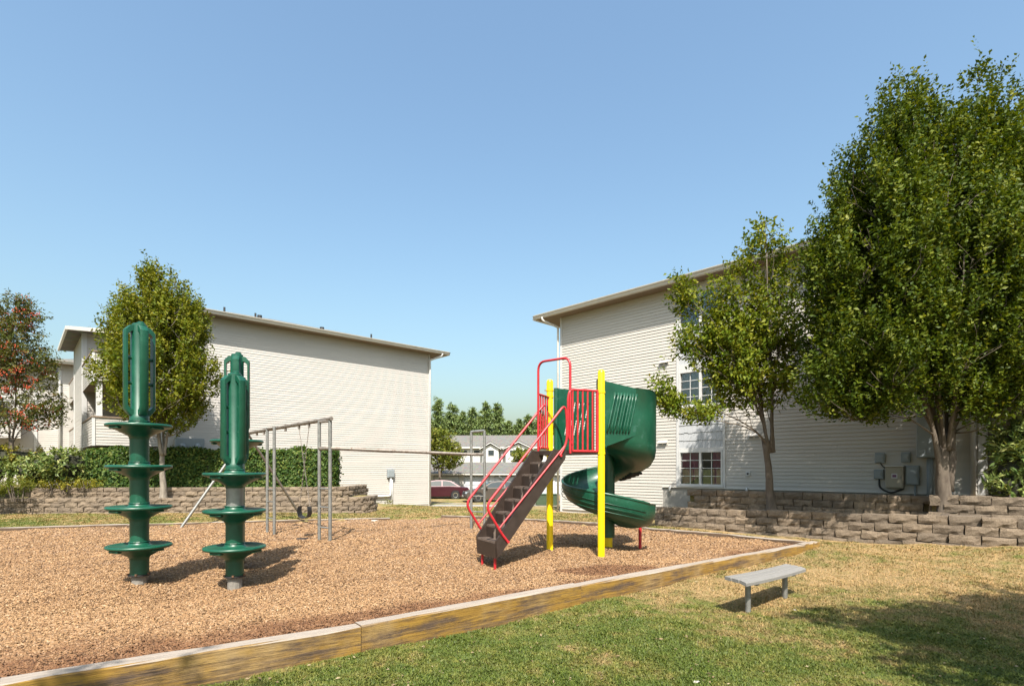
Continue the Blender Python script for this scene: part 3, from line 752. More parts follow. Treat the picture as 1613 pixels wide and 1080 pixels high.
a = wall_a(1386); cable('black cable looping from the pale grey box under the beige cabinet', [(a, -.07, wall_z(1386, 754)), (a, -.07, wall_z(1386, 768)), (a+.25, -.09, wall_z(1386, 776)), (a+.5, -.08, wall_z(1386, 768))], .022)
cable('black cable from the upper left junction box into the beige cabinet', [(a+.02, -.06, wall_z(1386, 729)), (a+.08, -.06, wall_z(1386, 735)), (a+.22, -.08, wall_z(1386, 741))])

# ------------------------------------------------------------------ left apartment building
LC = (-4.357, 28.6); LLn = 14.15; LZT = 7.60
LWo = (LC[0]-.736*LLn, LC[1]-.677*LLn); LW = Wall(LWo, (.736, .677))      # a = 0 at the left end
lb = thing('apartment_building', (*LWo, 0), 'cream sided apartment building on the left behind hedge and climbing posts', 'building', 'sided apartment buildings')
BALW = 1.95
clad(lb, LW, BALW, LLn-.09, -.30, LZT, .2, M['siding_far'])
b = LW.mb(); b.box(BALW, LLn-.02, .02, 12.9, -.5, LZT); b.box(1.5, BALW, 3.9, 12.9, -.5, 7.0); b.build('wall', M['siding_far'], lb)
b = LW.mb(); b.box(LLn-.09, LLn, -.035, .06, -.4, LZT); b.build('corner_trim', M['white'], lb)
b = LW.mb(); b.box(BALW, LLn-.0, -.012, .02, -.6, -.30); b.build('foundation', M['concrete'], lb)
gutter_eave(lb, LW, 1.5, LLn+.8, LZT, .555)
b = LW.mb(); b.box(LLn, LLn+.8, .0, 13.4, LZT, LZT+.03); b.build('soffit', M['soffit'], lb)
b = LW.mb(); b.box(LLn+.802, LLn+.92, -.55, 13.4, LZT, LZT+.14); b.build('gutter', M['gutter'], lb)
hip(LW, 1.45, LLn+.93, -.64, 13.4, LZT+.125, .275, 'roof', lb)
for (a_, bb_, h_) in ((4.9, 2.6, .34), (6.25, 2.7, .32), (6.5, 2.9, .2), (9.1, 1.9, .16), (11.6, 1.6, .36)):
    zz = LZT+.125+(bb_+.64)*.275; m = LW.mb(); m.tube([(a_, bb_, zz-.1), (a_, bb_, zz+h_*.55)], .045 if h_ > .25 else .11, 8); m.build('roof_pipe', M['black'], lb)
dn = LW.mb(); dn.tube(bend([(LLn+.4, -.58, LZT+.02), (LLn+.4, -.56, LZT-.1), (LLn-.05, -.10, LZT-.32), (LLn-.05, -.10, LZT-.5), (LLn-.05, -.10, -.3)], .08), .05, 8); dn.build('downspout', M['white'], lb, smooth=True)
# end balconies
def balcony(a0, a1, b0, b1, zb, h, hb=.0):
    m = LW.mb(); m.box(a0, a1, b0, b1, zb, zb+.06); o = m.build('balcony', M['soffit'], lb)
    m = LW.mb(); m.box(a0+.0, a1, b0, b0+.10, zb+.06, zb+h+.05); m.box(a0, a0+.1, b0+.1, b1, zb+.06, zb+h+.05)
    m.build('railing_wall', M['siding_far'], o)
    clad(lb, Wall(tuple(LW.p(a0, b0, 0).xy), (.736, .677)), .08, a1-a0, zb+.02, zb+h+.05, .2, M['siding_far'])
    clad(lb, Wall(tuple(LW.p(a0, b1, 0).xy), (.677, -.736)), 0, b1-b0-.06, zb+.02, zb+h+.05, .2, M['siding_far'])
    m = LW.mb(); m.box(a0-.04, a1, b0-.05, b0+.13, zb+h+.052, zb+h+.10); m.box(a0-.04, a0+.13, b0+.13, b1, zb+h+.052, zb+h+.10); m.build('rail_cap', M['soffit'], o)
    m = LW.mb(); m.box(a0-.03, a0+.06, b0-.03, b0-.021+.05, zb, zb+h+.05); m.build('corner_board', M['white'], o)
    return o
zb1 = 2.37; zb2 = 4.65
def side(b0, b1, z0, z1, a=0.0, pad=.0):          # lap siding on the end that looks left
    clad(lb, Wall(tuple(LW.p(a, b1, 0).xy), (.677, -.736)), pad, b1-b0-pad, z0, z1, .1, M['siding_far'])
balcony(.0, 2.3, .0, 3.88, zb1, .95); balcony(.0, 2.3, .0, 3.88, zb2, .98)
# pillar bay between the two stacks of balconies
m = LW.mb(); m.box(.03, 2.3, 3.93, 8.0, .5, 7.1); m.build('bay', M['siding_far'], lb)
WF = Wall(tuple(LW.p(0, 3.9, 0).xy), (.736, .677))
clad(lb, WF, .12, 2.0, zb1+.1, 7.1, .1, M['siding_far'], [(.62, 1.62, 5.98, 6.95)]); side(3.9, 8.0, .5, 7.1, pad=.10)
for (a_, b_) in ((.0, 3.9), (.0, 7.92)):
    m = LW.mb(); m.box(a_-.035, a_+.13, b_-.035, b_+.10, .5, 7.1); m.build('corner_trim', M['white'], lb)
w_ = window(lb, WF, .62, 1.62, 5.98, 6.95, 'blind', 'blind', muntins=False)
m = LW.mb(); m.add([(-.5,3.35,7.02),(2.6,3.35,7.20),(2.6,8.6,7.20),(-.5,8.6,7.02),(-.5,3.35,7.12),(2.6,3.35,7.34),(2.6,8.6,7.34),(-.5,8.6,7.12)], [(3,2,1,0),(4,5,6,7),(0,1,5,4),(1,2,6,5),(2,3,7,6),(3,0,4,7)]); m.build('bay_roof', M['roof'], lb)
m = LW.mb(); m.box(-.58, -.502, 3.3, 8.65, 7.0, 7.13); m.add([(-.5,3.29,7.0),(2.6,3.29,7.18),(2.6,3.345,7.18),(-.5,3.345,7.0),(-.5,3.29,7.14),(2.6,3.29,7.36),(2.6,3.345,7.36),(-.5,3.345,7.14)], [(3,2,1,0),(4,5,6,7),(0,1,5,4),(1,2,6,5),(2,3,7,6),(3,0,4,7)]); m.build('fascia', M['gutter'], lb)
# recesses behind the balconies
for zz0, zz1 in ((zb1+1.06, zb2), (zb2+1.10, 6.9)):
    m = LW.mb(); m.box(.10, .27, .05, .22, zz0, zz1-(.0 if zz1 < 6 else .9)); m.build('column', M['white'], lb) if zz1 < 6 else None
    m = LW.mb(); m.box(1.44, 1.49, .9, 3.0, zz0-.9, zz1-.3); d = m.build('balcony_door', M['white'], lb)
    m = LW.mb(); m.box(1.41, 1.435, 1.0, 2.9, zz0-.8, zz1-.4); m.build('pane', M['car_glass'], d)
m = LW.mb(); m.box(1.5, 2.3, .15, 3.9, -.4, 5.6); m.build('recess_wall', M['siding_far'], lb)
m = LW.mb(); m.box(.02, 2.3, .05, 3.88, -.4, zb1-.16); m.build('balcony_base', M['siding_far'], lb)
for (zb_, zt_) in ((zb1+.1, 3.42), (zb2+.15, 5.78)):                    # far stack
    m = LW.mb(); m.box(.03, 2.0, 8.06, 13.0, zb_, zb_+.08); o = m.build('balcony', M['soffit'], lb)
    m = LW.mb(); m.box(.03, .12, 8.06, 13.0, zb_+.082, zt_); m.build('railing_wall', M['siding_far'], o); side(8.06, 13.0, zb_, zt_)
    m = LW.mb(); m.box(-.03, .15, 8.0, 13.05, zt_+.002, zt_+.06); m.build('rail_cap', M['soffit'], o)
m = LW.mb(); m.box(1.45, 2.0, 8.0, 13.0, .3, 7.0); m.build('recess_wall', M['siding_far'], lb)
m = LW.mb(); m.box(.03, 1.44, 13.02, 13.2, .3, 7.0); m.build('recess_wall', M['siding_far'], lb)
# things on the left wall
def lwall_a(px):
    r = (px-CX)/F; return LLn+(r*LC[1]-LC[0])/(.736-.677*r)
def lwall_z(px, py): return CH-(py-HY)/F*(LC[1]+.677*(lwall_a(px)-LLn))
a = lwall_a(614); z1, z0 = lwall_z(614, 739), lwall_z(614, 752)
t = thing('meter_box', tuple(LW.p(a, 0, z0)), 'small grey meter box with white conduit on the left cream wall', 'electrical box')
m = LW.mb(); m.bbox(a-.19, a+.19, -.16, -.021, z0, z1, .015); m.build('case', M['grey_box'], t)
m = LW.mb(); m.bbox(a-.15, a+.15, -.175, -.161, z0+.04, z1-.04, .005); m.build('lid', M['grey_box'], t)
m = LW.mb(); zz = lwall_z(600, 781); m.tube(bend([(a, -.09, z0), (a, -.09, zz+.0), (a-1.5, -.09, zz), (a-2.4, -.09, zz)], .12), .05, 8); m.build('conduit', M['white'], t, smooth=True)
m = LW.mb(); m.tube([(a+.1, -.06, z0), (a+.1, -.06, -.4)], .035, 8); m.build('conduit', M['white'], t, smooth=True)
a = lwall_a(549); z1, z0 = lwall_z(549, 762), lwall_z(549, 781)
m = LW.mb(); m.box(a-.55, a+.55, -.05, -.022, z0, z1); t = m.build('access_panel', M['siding_far'], loc=tuple(LW.p(a, 0, z0))); tag(t, 'cream access panel low on the left wall above the block wall', 'wall panel')
m = LW.mb(); m.box(a-.60, a-.555, -.06, -.022, z0, z1); m.box(a+.555, a+.60, -.06, -.022, z0, z1); m.box(a-.6, a+.6, -.06, -.022, z1+.002, z1+.05); m.build('frame', M['gutter'], t)
a = lwall_a(298); z1 = lwall_z(298, 690)
t = thing('meter_bank', tuple(LW.p(a, 0, z1-.6)), 'row of grey electric meters on the left wall above the hedge', 'electrical box')
m = LW.mb(); m.bbox(a-.5, a+.5, -.16, -.021, z1-.62, z1, .02); m.build('case', M['grey_box'], t)
for dx in (-.25, .25):
    m = LW.mb(); m.lathe([(.10, 0), (.10, .07), (.085, .10), (.0, .11)], tuple(Vector((a+dx, -.161, z1-.3))), 14, axis=(0, -1, 0)); m.build('meter_dial', M['grey_box'], t, smooth=True)

# ------------------------------------------------------------------ third building at far left
KW = Wall(tuple(D(92, 700, 27.0)[:2]), (.736, .677))
kb = thing('apartment_building', (*KW.o.xy, .5), 'cream apartment block at the far left edge, partly behind the rowan tree', 'building', 'sided apartment buildings')
KZ = 6.75
b = KW.mb(); b.box(0, 3.6, .02, 9, .3, KZ); b.box(-8.4, 0, .62, 9, .3, KZ-.3); b.build('wall', M['siding_far'], kb)
clad(kb, KW, .12, 3.6, .5, KZ, .2, M['siding_far'])
K2 = Wall(tuple(KW.p(-8.4, .6, 0).xy), (.736, .677))
clad(kb, K2, 0, 8.4, .5, KZ-.3, .2, M['siding_far'], [(5.6, 7.4, 1.3, 2.5), (5.6, 7.4, 3.6, 4.9)])
b = KW.mb(); b.box(0, .12, -.04, .03, .5, KZ); b.box(-.9, -.78, .55, .62, .5, KZ-.3); b.build('corner_trim', M['white'], kb)
for z0 in (1.3, 3.6): window(kb, K2, 5.6, 7.4, z0, z0+1.25, 'none', 'blind', muntins=False)
gutter_eave(kb, KW, -.4, 3.6, KZ, .5); gutter_eave(kb, K2, -.5, 8.2, KZ-.3, .5)
hip(KW, -.5, 8, -.6, 9.5, KZ+.12, .3, 'roof', kb); hip(KW, -9, -.2, .0, 9.5, KZ-.18, .3, 'roof', kb)
m = KW.mb(); m.tube(bend([(-.6, -.0, KZ-.2), (-.6, .1, KZ-.45), (.05, -.08, KZ-.75), (.05, -.08, .6)], .1), .05, 8); m.build('downspout', M['white'], kb, smooth=True)
for z0 in (.7, 3.0):
    m = KW.mb(); m.box(-5.6, -1.4, -.6, .6, z0, z0+1.0); o = m.build('balcony', M['siding_far'], kb)
    clad(kb, Wall(tuple(KW.p(-5.6, -.6, 0).xy), (.736, .677)), 0, 4.2, z0, z0+1.0, .1, M['siding_far'])
    m = KW.mb(); m.box(-5.7, -1.3, -.68, .6, z0+1.002, z0+1.07); m.build('rail_cap', M['soffit'], o)
    m = KW.mb(); m.box(-5.0, -2.0, .585, .612, z0+1.1, z0+2.0); m.build('balcony_window', M['car_glass'], kb)

# ------------------------------------------------------------------ background: garage, townhouse, cars
GZ = -.70
gb = thing('garage_building', (-7.3, 47, GZ), 'low white garage row with a grey hip roof behind the parked cars', 'garage')
GWl = Wall((-12.5, 47.0), (1, 0))
b = GWl.mb(); b.box(0, 19, .12, 7, GZ, 1.12); b.build('wall', M['white'], gb)
for k in range(7):
    x = .35+k*2.65
    m = GWl.mb(); m.box(x, x+2.25, .04, .118, GZ, GZ+1.60)
    for j in range(4): m.bbox(x+.06, x+2.19, .015, .05, GZ+.03+j*.395, GZ+.395+j*.395, .02)
    m.build('garage_door', M['door_grey'], gb)
    m = GWl.mb(); m.box(x+2.25, x+2.65-.0, -.02, .118, GZ, 1.10); m.build('pier', M['white'] if k % 2 else M['siding_far'], gb)
m = GWl.mb(); m.box(-.4, 19.4, -.42, -.36, 1.02, 1.16); m.build('gutter', M['gutter'], gb)
m = GWl.mb(); m.box(-.35, 19.35, -.355, .1, 1.06, 1.10); m.build('soffit', M['soffit'], gb)
hip(GWl, -.5, 19.5, -.45, 8.0, 1.165, .24, 'roof', gb)
m = GWl.mb(); m.tube(bend([(11.4, -.4, 1.05), (11.4, -.3, .9), (11.75, .0, .6), (11.75, .0, GZ)], .1), .05, 6); m.build('downspout', M['white'], gb)

TH = Wall((-11.5, 76.0), (1, -.05))
tb = thing('townhouse', (-11.5, 76, GZ), 'white two storey townhouse row with grey gabled roof beyond the garages', 'townhouse')
b = TH.mb(); b.box(0, 26, .05, 10, GZ, 4.6); b.build('wall', M['white'], tb)
m = TH.mb(); m.add([(-.6,-.5,4.55),(26.6,-.5,4.55),(26.6,5,6.55),(-.6,5,6.55),(26.6,10.5,4.55),(-.6,10.5,4.55)], [(0,1,2,3),(3,2,4,5),(0,3,5),(1,4,2),(0,5,4,1)]); m.build('roof', M['roof'], tb)
m = TH.mb(); m.box(-.6, 26.6, -.56, -.50, 4.40, 4.60); m.build('gutter', M['gutter'], tb)
for (x0, x1, zr) in ((7.1, 10.1, 5.10), (10.3, 14.6, 5.2)):
    xm = (x0+x1)/2
    m = TH.mb(); m.add([(x0+.4,-1.0,GZ),(x1-.4,-1.0,GZ),(x1-.4,-1.0,4.4),(xm,-1.0,zr-.2),(x0+.4,-1.0,4.4),(x0+.4,.04,GZ),(x1-.4,.04,GZ),(x1-.4,.04,4.4),(xm,.04,zr-.2),(x0+.4,.04,4.4)], [(0,1,2,3,4),(0,5,6,1),(1,6,7,2),(4,9,5,0),(5,9,8,7,6)]); g_ = m.build('gable', M['white'], tb)
    m = TH.mb(); m.add([(x0,-1.35,4.22),(xm,-1.35,zr),(x1,-1.35,4.22),(x0,3.5,4.22),(xm,3.5,zr),(x1,3.5,4.22),(x0,-1.35,4.42),(xm,-1.35,zr+.2),(x1,-1.35,4.42),(x0,3.5,4.42),(xm,3.5,zr+.2),(x1,3.5,4.42)], [(6,7,10,9),(7,8,11,10),(0,3,4,1),(1,4,5,2)]); m.build('gable_roof', M['roof'], g_)
    m = TH.mb(); m.add([(x0,-1.37,4.20),(xm,-1.37,zr-.02),(x1,-1.37,4.20),(x1,-1.37,4.33),(xm,-1.37,zr+.11),(x0,-1.37,4.33),(x0,-1.355,4.20),(xm,-1.355,zr-.02),(x1,-1.355,4.20),(x1,-1.355,4.33),(xm,-1.355,zr+.11),(x0,-1.355,4.33)], [(0,1,4,5),(1,2,3,4),(11,10,7,6),(10,9,8,7)]); m.build('bargeboard', M['white'], g_)
for x in (1.2, 4.3, 6.1, 8.2, 11.2, 12.8, 16.5, 20.5, 23.2):
    y0 = -1.0 if 8 < x < 9 or 11 < x < 14 else .05
    m = TH.mb(); m.box(x, x+.95, y0-.06, y0-.002, 3.3, 4.2); w_ = m.build('window', M['white'], tb)
    m = TH.mb(); m.box(x+.08, x+.87, y0-.07, y0-.061, 3.38, 4.12); m.build('pane', M['car_glass'], w_)

def car(label, cat, loc, rotz, paintm, L=4.75, Wd=1.78, H=1.42):
    t = thing('parked_car', loc, label, cat, 'cars parked in the lot', rotz)
    hw = Wd/2
    # side outline of the body, nose at +x
    low = [(-L/2, .34), (-L/2+.03, .62), (-L/2+.10, .86), (-L/2+.75, .93), (-.9, .96), (.95, .95), (1.25, .90), (L/2-.45, .80), (L/2-.08, .66), (L/2, .50), (L/2-.02, .28), (L/2-.25, .20), (-L/2+.2, .22)]
    n = len(low); m = MB(); V = []
    lay = [(-hw, .93, .04), (-hw+.05, 1.0, 0), (0, 1.0, -.02), (hw-.05, 1.0, 0), (hw, .93, .04)]
    for (y, sc, dz) in lay:
        for (x, z) in low:
            zz = .5+(z-.5)*sc if z > .5 else z+dz
            V.append((x*(1 if abs(y) < hw-.01 else .985) - (.10 if abs(y) > hw-.1 else 0)*(1 if x > L/2-.5 else 0), y, zz))
    Fc = [tuple(range(n-1, -1, -1)), tuple(range(4*n, 5*n))]
    for l in range(4):
        for i in range(n): Fc.append((l*n+i, l*n+(i+1) % n, (l+1)*n+(i+1) % n, (l+1)*n+i)[::1])
    V = [tuple(v) for v in V]
    def mk(name, V, Fc, mat, parent, smooth=True, ang=35):
        me = raw_mesh(name, V, Fc, smooth); me.update()
        import bmesh
        bm = bmesh.new(); bm.from_mesh(me); bmesh.ops.recalc_face_normals(bm, faces=bm.faces); bm.to_mesh(me); bm.free()
        if smooth: me.set_sharp_from_angle(angle=math.radians(ang))
        o = bpy.data.objects.new(name, me); COL.objects.link(o); me.materials.append(mat); o.parent = parent; ORG[o.name] = ORG[t.name]; return o
    body = mk('body', V, Fc, paintm, t)
    top = [(-1.75, .93), (-1.05, 1.36), (-.55, H), (.05, H), (.55, 1.34), (1.30, .92)]
    n2 = len(top); V = []
    for (y, yt) in ((-hw+.06, -hw+.28), (hw-.06, hw-.28)):
        for (x, z) in top:
            k = (z-.93)/(H-.93); V.append((x, y+(yt-y)*k, z))
    Fc = [tuple(range(n2)), tuple(range(2*n2-1, n2-1, -1))]+[(i, i+1, n2+i+1, n2+i) for i in range(n2-1)]
    mk('cabin', V, Fc, paintm, t, True, 25)
    def quad(pts, name, mat, parent=t, off=.006):
        p = [Vector(q) for q in pts]; nn = (p[1]-p[0]).cross(p[2]-p[0]).normalized()
        c = sum(p, Vector())/len(p)
        if nn.dot(c-Vector((-.2, 0, .9))) < 0: nn = -nn
        k = len(p); VV = [q+nn*off for q in p]+[q-nn*.004 for q in p]
        return mk(name, VV, [tuple(range(k)), tuple(range(2*k-1, k-1, -1))]+[(i, (i+1) % k, k+(i+1) % k, k+i) for i in range(k)], mat, parent, False)
    for s in (-1, 1):
        def sp(x, z): return (x, s*(hw-.06-.22*(z-.93)/(H-.93)), z)
        quad([sp(-1.50, .99), sp(-.42, .99), sp(-.42, 1.36), sp(-.62, 1.36), sp(-.98, 1.30)], 'side_window', M['car_glass'])
        quad([sp(-.34, .99), sp(1.02, .99), sp(.52, 1.29), sp(.08, 1.36), sp(-.34, 1.36)], 'side_window', M['car_glass'])
        quad([(L/2-.16, s*.80, .58), (L/2-.10, s*.50, .58), (L/2-.14, s*.50, .70), (L/2-.24, s*.80, .70)], 'headlight', M['lamp_glass'], t, .03)
        quad([(-L/2+.03, s*.82, .64), (-L/2+.0, s*.45, .64), (-L/2+.05, s*.45, .80), (-L/2+.08, s*.82, .80)], 'tail_light', M['tail'], t, .03)
        mm = mk('mirror', [(.85+dx, s*(hw-.02+dy), .98+dz) for dx in (0, .14) for dy in (0, .17) for dz in (0, .12)], [(0,1,3,2),(4,6,7,5),(0,4,5,1),(2,3,7,6),(0,2,6,4),(1,5,7,3)], paintm, t, False)
        quad([(-.35, s*(hw+.0), .80), (-.17, s*(hw+.0), .80), (-.17, s*(hw+.0), .83), (-.35, s*(hw+.0), .83)], 'door_handle', paintm, t, .02)
        for x in (1.45, -1.35):
            mb = MB(); mb.lathe([(.19, -.10), (.31, -.10), (.325, -.07), (.325, .07), (.31, .10), (.19, .10)], (x, s*(hw-.09), .325), 20, axis=(0, 1, 0))
            o = mk('wheel', mb.V, mb.F, M['black'], t)
            mb = MB(); mb.lathe([(.0, -.085), (.19, -.105), (.19, .105), (.0, .085)], (x, s*(hw-.09), .325), 14, axis=(0, 1, 0)); mk('rim', mb.V, mb.F, M['chrome'], o)
            mb = MB(); mb.lathe([(.37, -.005), (.38, .0), (.37, .005)], (x, s*(hw-.005), .34), 20, axis=(0, 1, 0)); mk('wheel_arch', mb.V, mb.F, M['black'], t)
    quad([(1.24, -.74, .96), (1.24, .74, .96), (.60, .60, 1.33), (.60, -.60, 1.33)], 'windscreen', M['car_glass'])
    quad([(-1.69, -.72, .97), (-1.69, .72, .97), (-1.10, .60, 1.32), (-1.10, -.60, 1.32)], 'rear_window', M['car_glass'])
    quad([(L/2-.05, -.40, .54), (L/2-.05, .40, .54), (L/2-.12, .40, .68), (L/2-.12, -.40, .68)], 'grille', M['black'], t, .035)
    quad([(L/2+.0, -.26, .36), (L/2+.0, .26, .36), (L/2+.0, .26, .49), (L/2+.0, -.26, .49)], 'licence_plate', M['white'], t, .012)
    quad([(L/2-.01, -.75, .26), (L/2-.01, .75, .26), (L/2-.0, .75, .33), (L/2-.0, -.75, .33)], 'bumper_strip', M['black'], t, .012)
    return t
# the nearer car faces left towards us; the maroon one faces away to the left
car('dark taupe grey sedan facing left, half hidden behind the slide stairs', 'car', (-1.05, 37.2, -.70), math.radians(180+14), M['car_grey'])
car('maroon sedan parked beside the corner of the left building', 'car', (-5.6, 40.2, -.70), math.radians(180+8), M['car_maroon'])
bx = D(861, 784, 29.5)
t = thing('transformer_box', (bx[0], bx[1], -.45), 'low dark green transformer box beside the right building corner', 'transformer box')
m = MB(); m.bbox(bx[0]-.57, bx[0]+.57, bx[1], bx[1]+.8, -.45, .12, .02); m.build('case', M['tbox'], t)
m = MB(); m.bbox(bx[0]-.60, bx[0]+.60, bx[1]-.03, bx[1]+.83, .122, .17, .015); m.build('lid', M['tbox'], t)
m = MB(); m.box(bx[0]-.7, bx[0]+.7, bx[1]-.12, bx[1]+.9, -.7, -.452); m.build('pad', M['concrete'], t)

# ------------------------------------------------------------------ climbing posts
def climbing_post(label, x, y, zb, discs, head, rot, grey=()):
    t = thing('climbing_post', (x, y, zb), label, 'climbing post', 'green climbing posts with discs')
    r = .110
    m = MB(); m.tube([(x, y, zb-.1), (x, y, zb+.16)], .088, 12); m.build('wood_core', M['post_wood'], t)
    m = MB(); m.lathe([(r+.006, 0), (r+.02, .004), (r+.02, .018), (r+.006, .022)], (x, y, zb+.135), 20); m.build('clamp_ring', M['black'], t)
    for k in range(5):
        q = k*1.256; m = MB(); m.box(x+(r+.014)*math.cos(q)-.012, x+(r+.014)*math.cos(q)+.012, y+(r+.014)*math.sin(q)-.012, y+(r+.014)*math.sin(q)+.012, zb+.15, zb+.172); m.build('bolt', M['rust'], t)
    zs = [zb+.158]+[zb+d for d in discs]
    for i, d in enumerate(discs):
        z = zb+d; z0 = zs[i]+(.04 if i else 0)
        m = MB(); m.lathe([(r-.006 if i in grey else r, z0), (r-.006 if i in grey else r, z-.17)], (x, y, 0), 24)
        p = m.build('tube', M['zinc'] if i in grey else M['green'], t, smooth=True, auto=40)
        prof = [(r+.003, -.20), (r+.006, -.175), (r+.022, -.155), (.23, -.100), (.32, -.054), (.355, -.046), (.374, -.036), (.379, -.020), (.372, -.005), (.355, .001), (.33, -.003), (.25, -.016), (.17, -.012), (r+.016, .0), (r+.010, .02), (r+.003, .028)]
        m = MB(); m.lathe(prof, (x, y, z), 40); dd = m.build('disc', M['green'], t, smooth=True, auto=60)
        for q in range(4):                       # moulded hand grips under the rim
            an = rot+q*math.pi/2+.3
            m = MB(Matrix.Translation((x, y, z)) @ Matrix.Rotation(an, 4, 'Z')); m.bbox(.285, .352, -.085, .085, -.078, -.045, .012); m.build('grip', M['green'], dd)
        m = MB(); m.lathe([(r+.008, 0), (r+.014, .008), (r+.008, .016)], (x, y, z+.03), 20); m.build('collar', M['green'], dd)
    # head: a tube inside a cage of moulded ladders
    hz0 = zb+discs[-1]+.05; hz1 = zb+head
    m = MB(); m.lathe([(r, hz0), (r, hz0+.06), (.095, hz0+.08), (.095, hz1-.10), (.085, hz1-.02), (.085, hz1-.012), (.07, hz1)], (x, y, 0), 24)
    m.build('head_tube', M['green'], t, smooth=True, auto=40)
    c0, c1 = hz0+.06, hz1-.035
    for q in range(4):
        an = rot+q*math.pi/2
        Mx = Matrix.Translation((x, y, 0)) @ Matrix.Rotation(an, 4, 'Z'); m = MB(Mx)
        ro, ri = .168, .146
        # outer upright, bowed in at both ends
        pr = [(.07, c0), (.11, c0+.005), (ro, c0+.085), (ro, c1-.07), (.11, c1-.005), (.07, c1)]
        pi = [(.07, c0+.08), (.105, c0+.08), (ri, c0+.13), (ri, c1-.12), (.105, c1-.08), (.07, c1-.08)]
        V = []
        for (wd, dx) in ((-.048, 0), (-.032, .011), (.032, .011), (.048, 0)):
            for (a_, b_) in pr: V.append((a_+dx, wd, b_))
            for (a_, b_) in pi: V.append((a_, wd, b_))
        k = 12; Fc = []
        for l in range(3):
            for i in range(5):
                Fc.append((l*k+i, (l+1)*k+i, (l+1)*k+i+1, l*k+i+1)); Fc.append((l*k+6+i, l*k+6+i+1, (l+1)*k+6+i+1, (l+1)*k+6+i))
        for i in range(5):
            Fc.append((i, i+1, 6+i+1, 6+i)); Fc.append((3*k+i, 3*k+6+i, 3*k+6+i+1, 3*k+i+1))
        m.add(V, Fc); w_ = m.build('ladder_wing', M['green'], t, smooth=True, auto=35)
        H_ = c1-c0
        for fz in (.36, .64):
            m = MB(Mx); m.tube([(.07, 0, c0+H_*fz), (.152, 0, c0+H_*fz)], .022, 8); m.build('rung', M['green'], w_, smooth=True, auto=40)
    for fz in ():               # moulded rings joining the wings
        zz = c0+.10+(c1-c0-.20)*fz; m = MB()
        V = []; seg = 32
        m.lathe([(.162, zz-.020), (.178, zz-.022), (.186, zz), (.178, zz+.022), (.162, zz+.020)], (x, y, 0), seg)
        m.F = m.F[:-2]; V = m.V
        m.F += [(4*seg+k, k, (k+1) % seg, 4*seg+(k+1) % seg) for k in range(seg)][::1]
        m.build('ring_rung', M['green'], t, smooth=True)
    m = MB(); m.lathe([(.045, 0), (.045, .02), (.03, .03)], (x+.02, y, hz1), 10); m.build('cap', M['green'], t, smooth=True, auto=40)
    return t
climbing_post('tall green climbing post with four discs at the far left', G(222, 921)[0], 7.17, 0, [.55, 1.06, 1.60, 2.14], 3.47, math.radians(-36))
climbing_post('shorter green climbing post with three discs and a bare grey tube section', G(369.5, 924)[0], 7.09, 0, [.54, 1.02, 1.50], 2.80, math.radians(-30), grey=(2,))
climbing_post('green climbing post hidden behind the shorter one, its head showing above', D(373.5, 700, 8.4)[0], 8.4, -.06, [.43, .97, 1.51, 2.055], 3.39, math.radians(20))
for (x_, y_, z_, w_) in ((G(369.5, 924)[0], 7.09, .77, .11),):
    pass

# ------------------------------------------------------------------ slide tower
P1 = Vector((.71, 10.13)); P2 = Vector((1.556, 9.41)); HL = Vector((.47, 9.65)); HR = Vector((.985, 9.13)); DZ = 1.87
pt = thing('slide_tower', (1.1, 9.7, 0), 'playground tower with brown stairs, red rails, yellow posts and green spiral slide', 'playground slide')
for (p, h) in ((P1, 3.22), (P2, 3.27)):
    m = MB(); m.lathe([(.062, -.1), (.062, h-.05), (.055, h-.015), (.035, h), (.0, h+.004)], (p.x, p.y, 0), 20); o = m.build('post', M['yellow'], pt, smooth=True, auto=50)
    m = MB(); m.lathe([(.066, 0), (.066, .05)], (p.x, p.y, DZ-.03), 16); m.build('collar', M['yellow'], o, smooth=True, auto=50)
for (p, zs_) in ((P1, (1.80, 2.90, 3.02)), (P2, (1.82, 2.88))):
    for z in zs_:
        m = MB(); m.lathe([(.060, 0), (.071, .004), (.071, .040), (.060, .044)], (p.x, p.y, z-.022), 16); c_ = m.build('clamp', M['yellow'], pt, smooth=True, auto=40)
        m = MB(); m.box(p.x-.10, p.x-.068, p.y-.012, p.y+.012, z-.015, z+.015); m.build('bolt', M['zinc'], c_)
# deck
dk = [HL+(P1-HL)*-.02, HR, P2, P1]
m = MB(); m.prism([tuple(p) for p in dk][::1], DZ-.075, DZ); m.build('deck', M['brown'], pt)
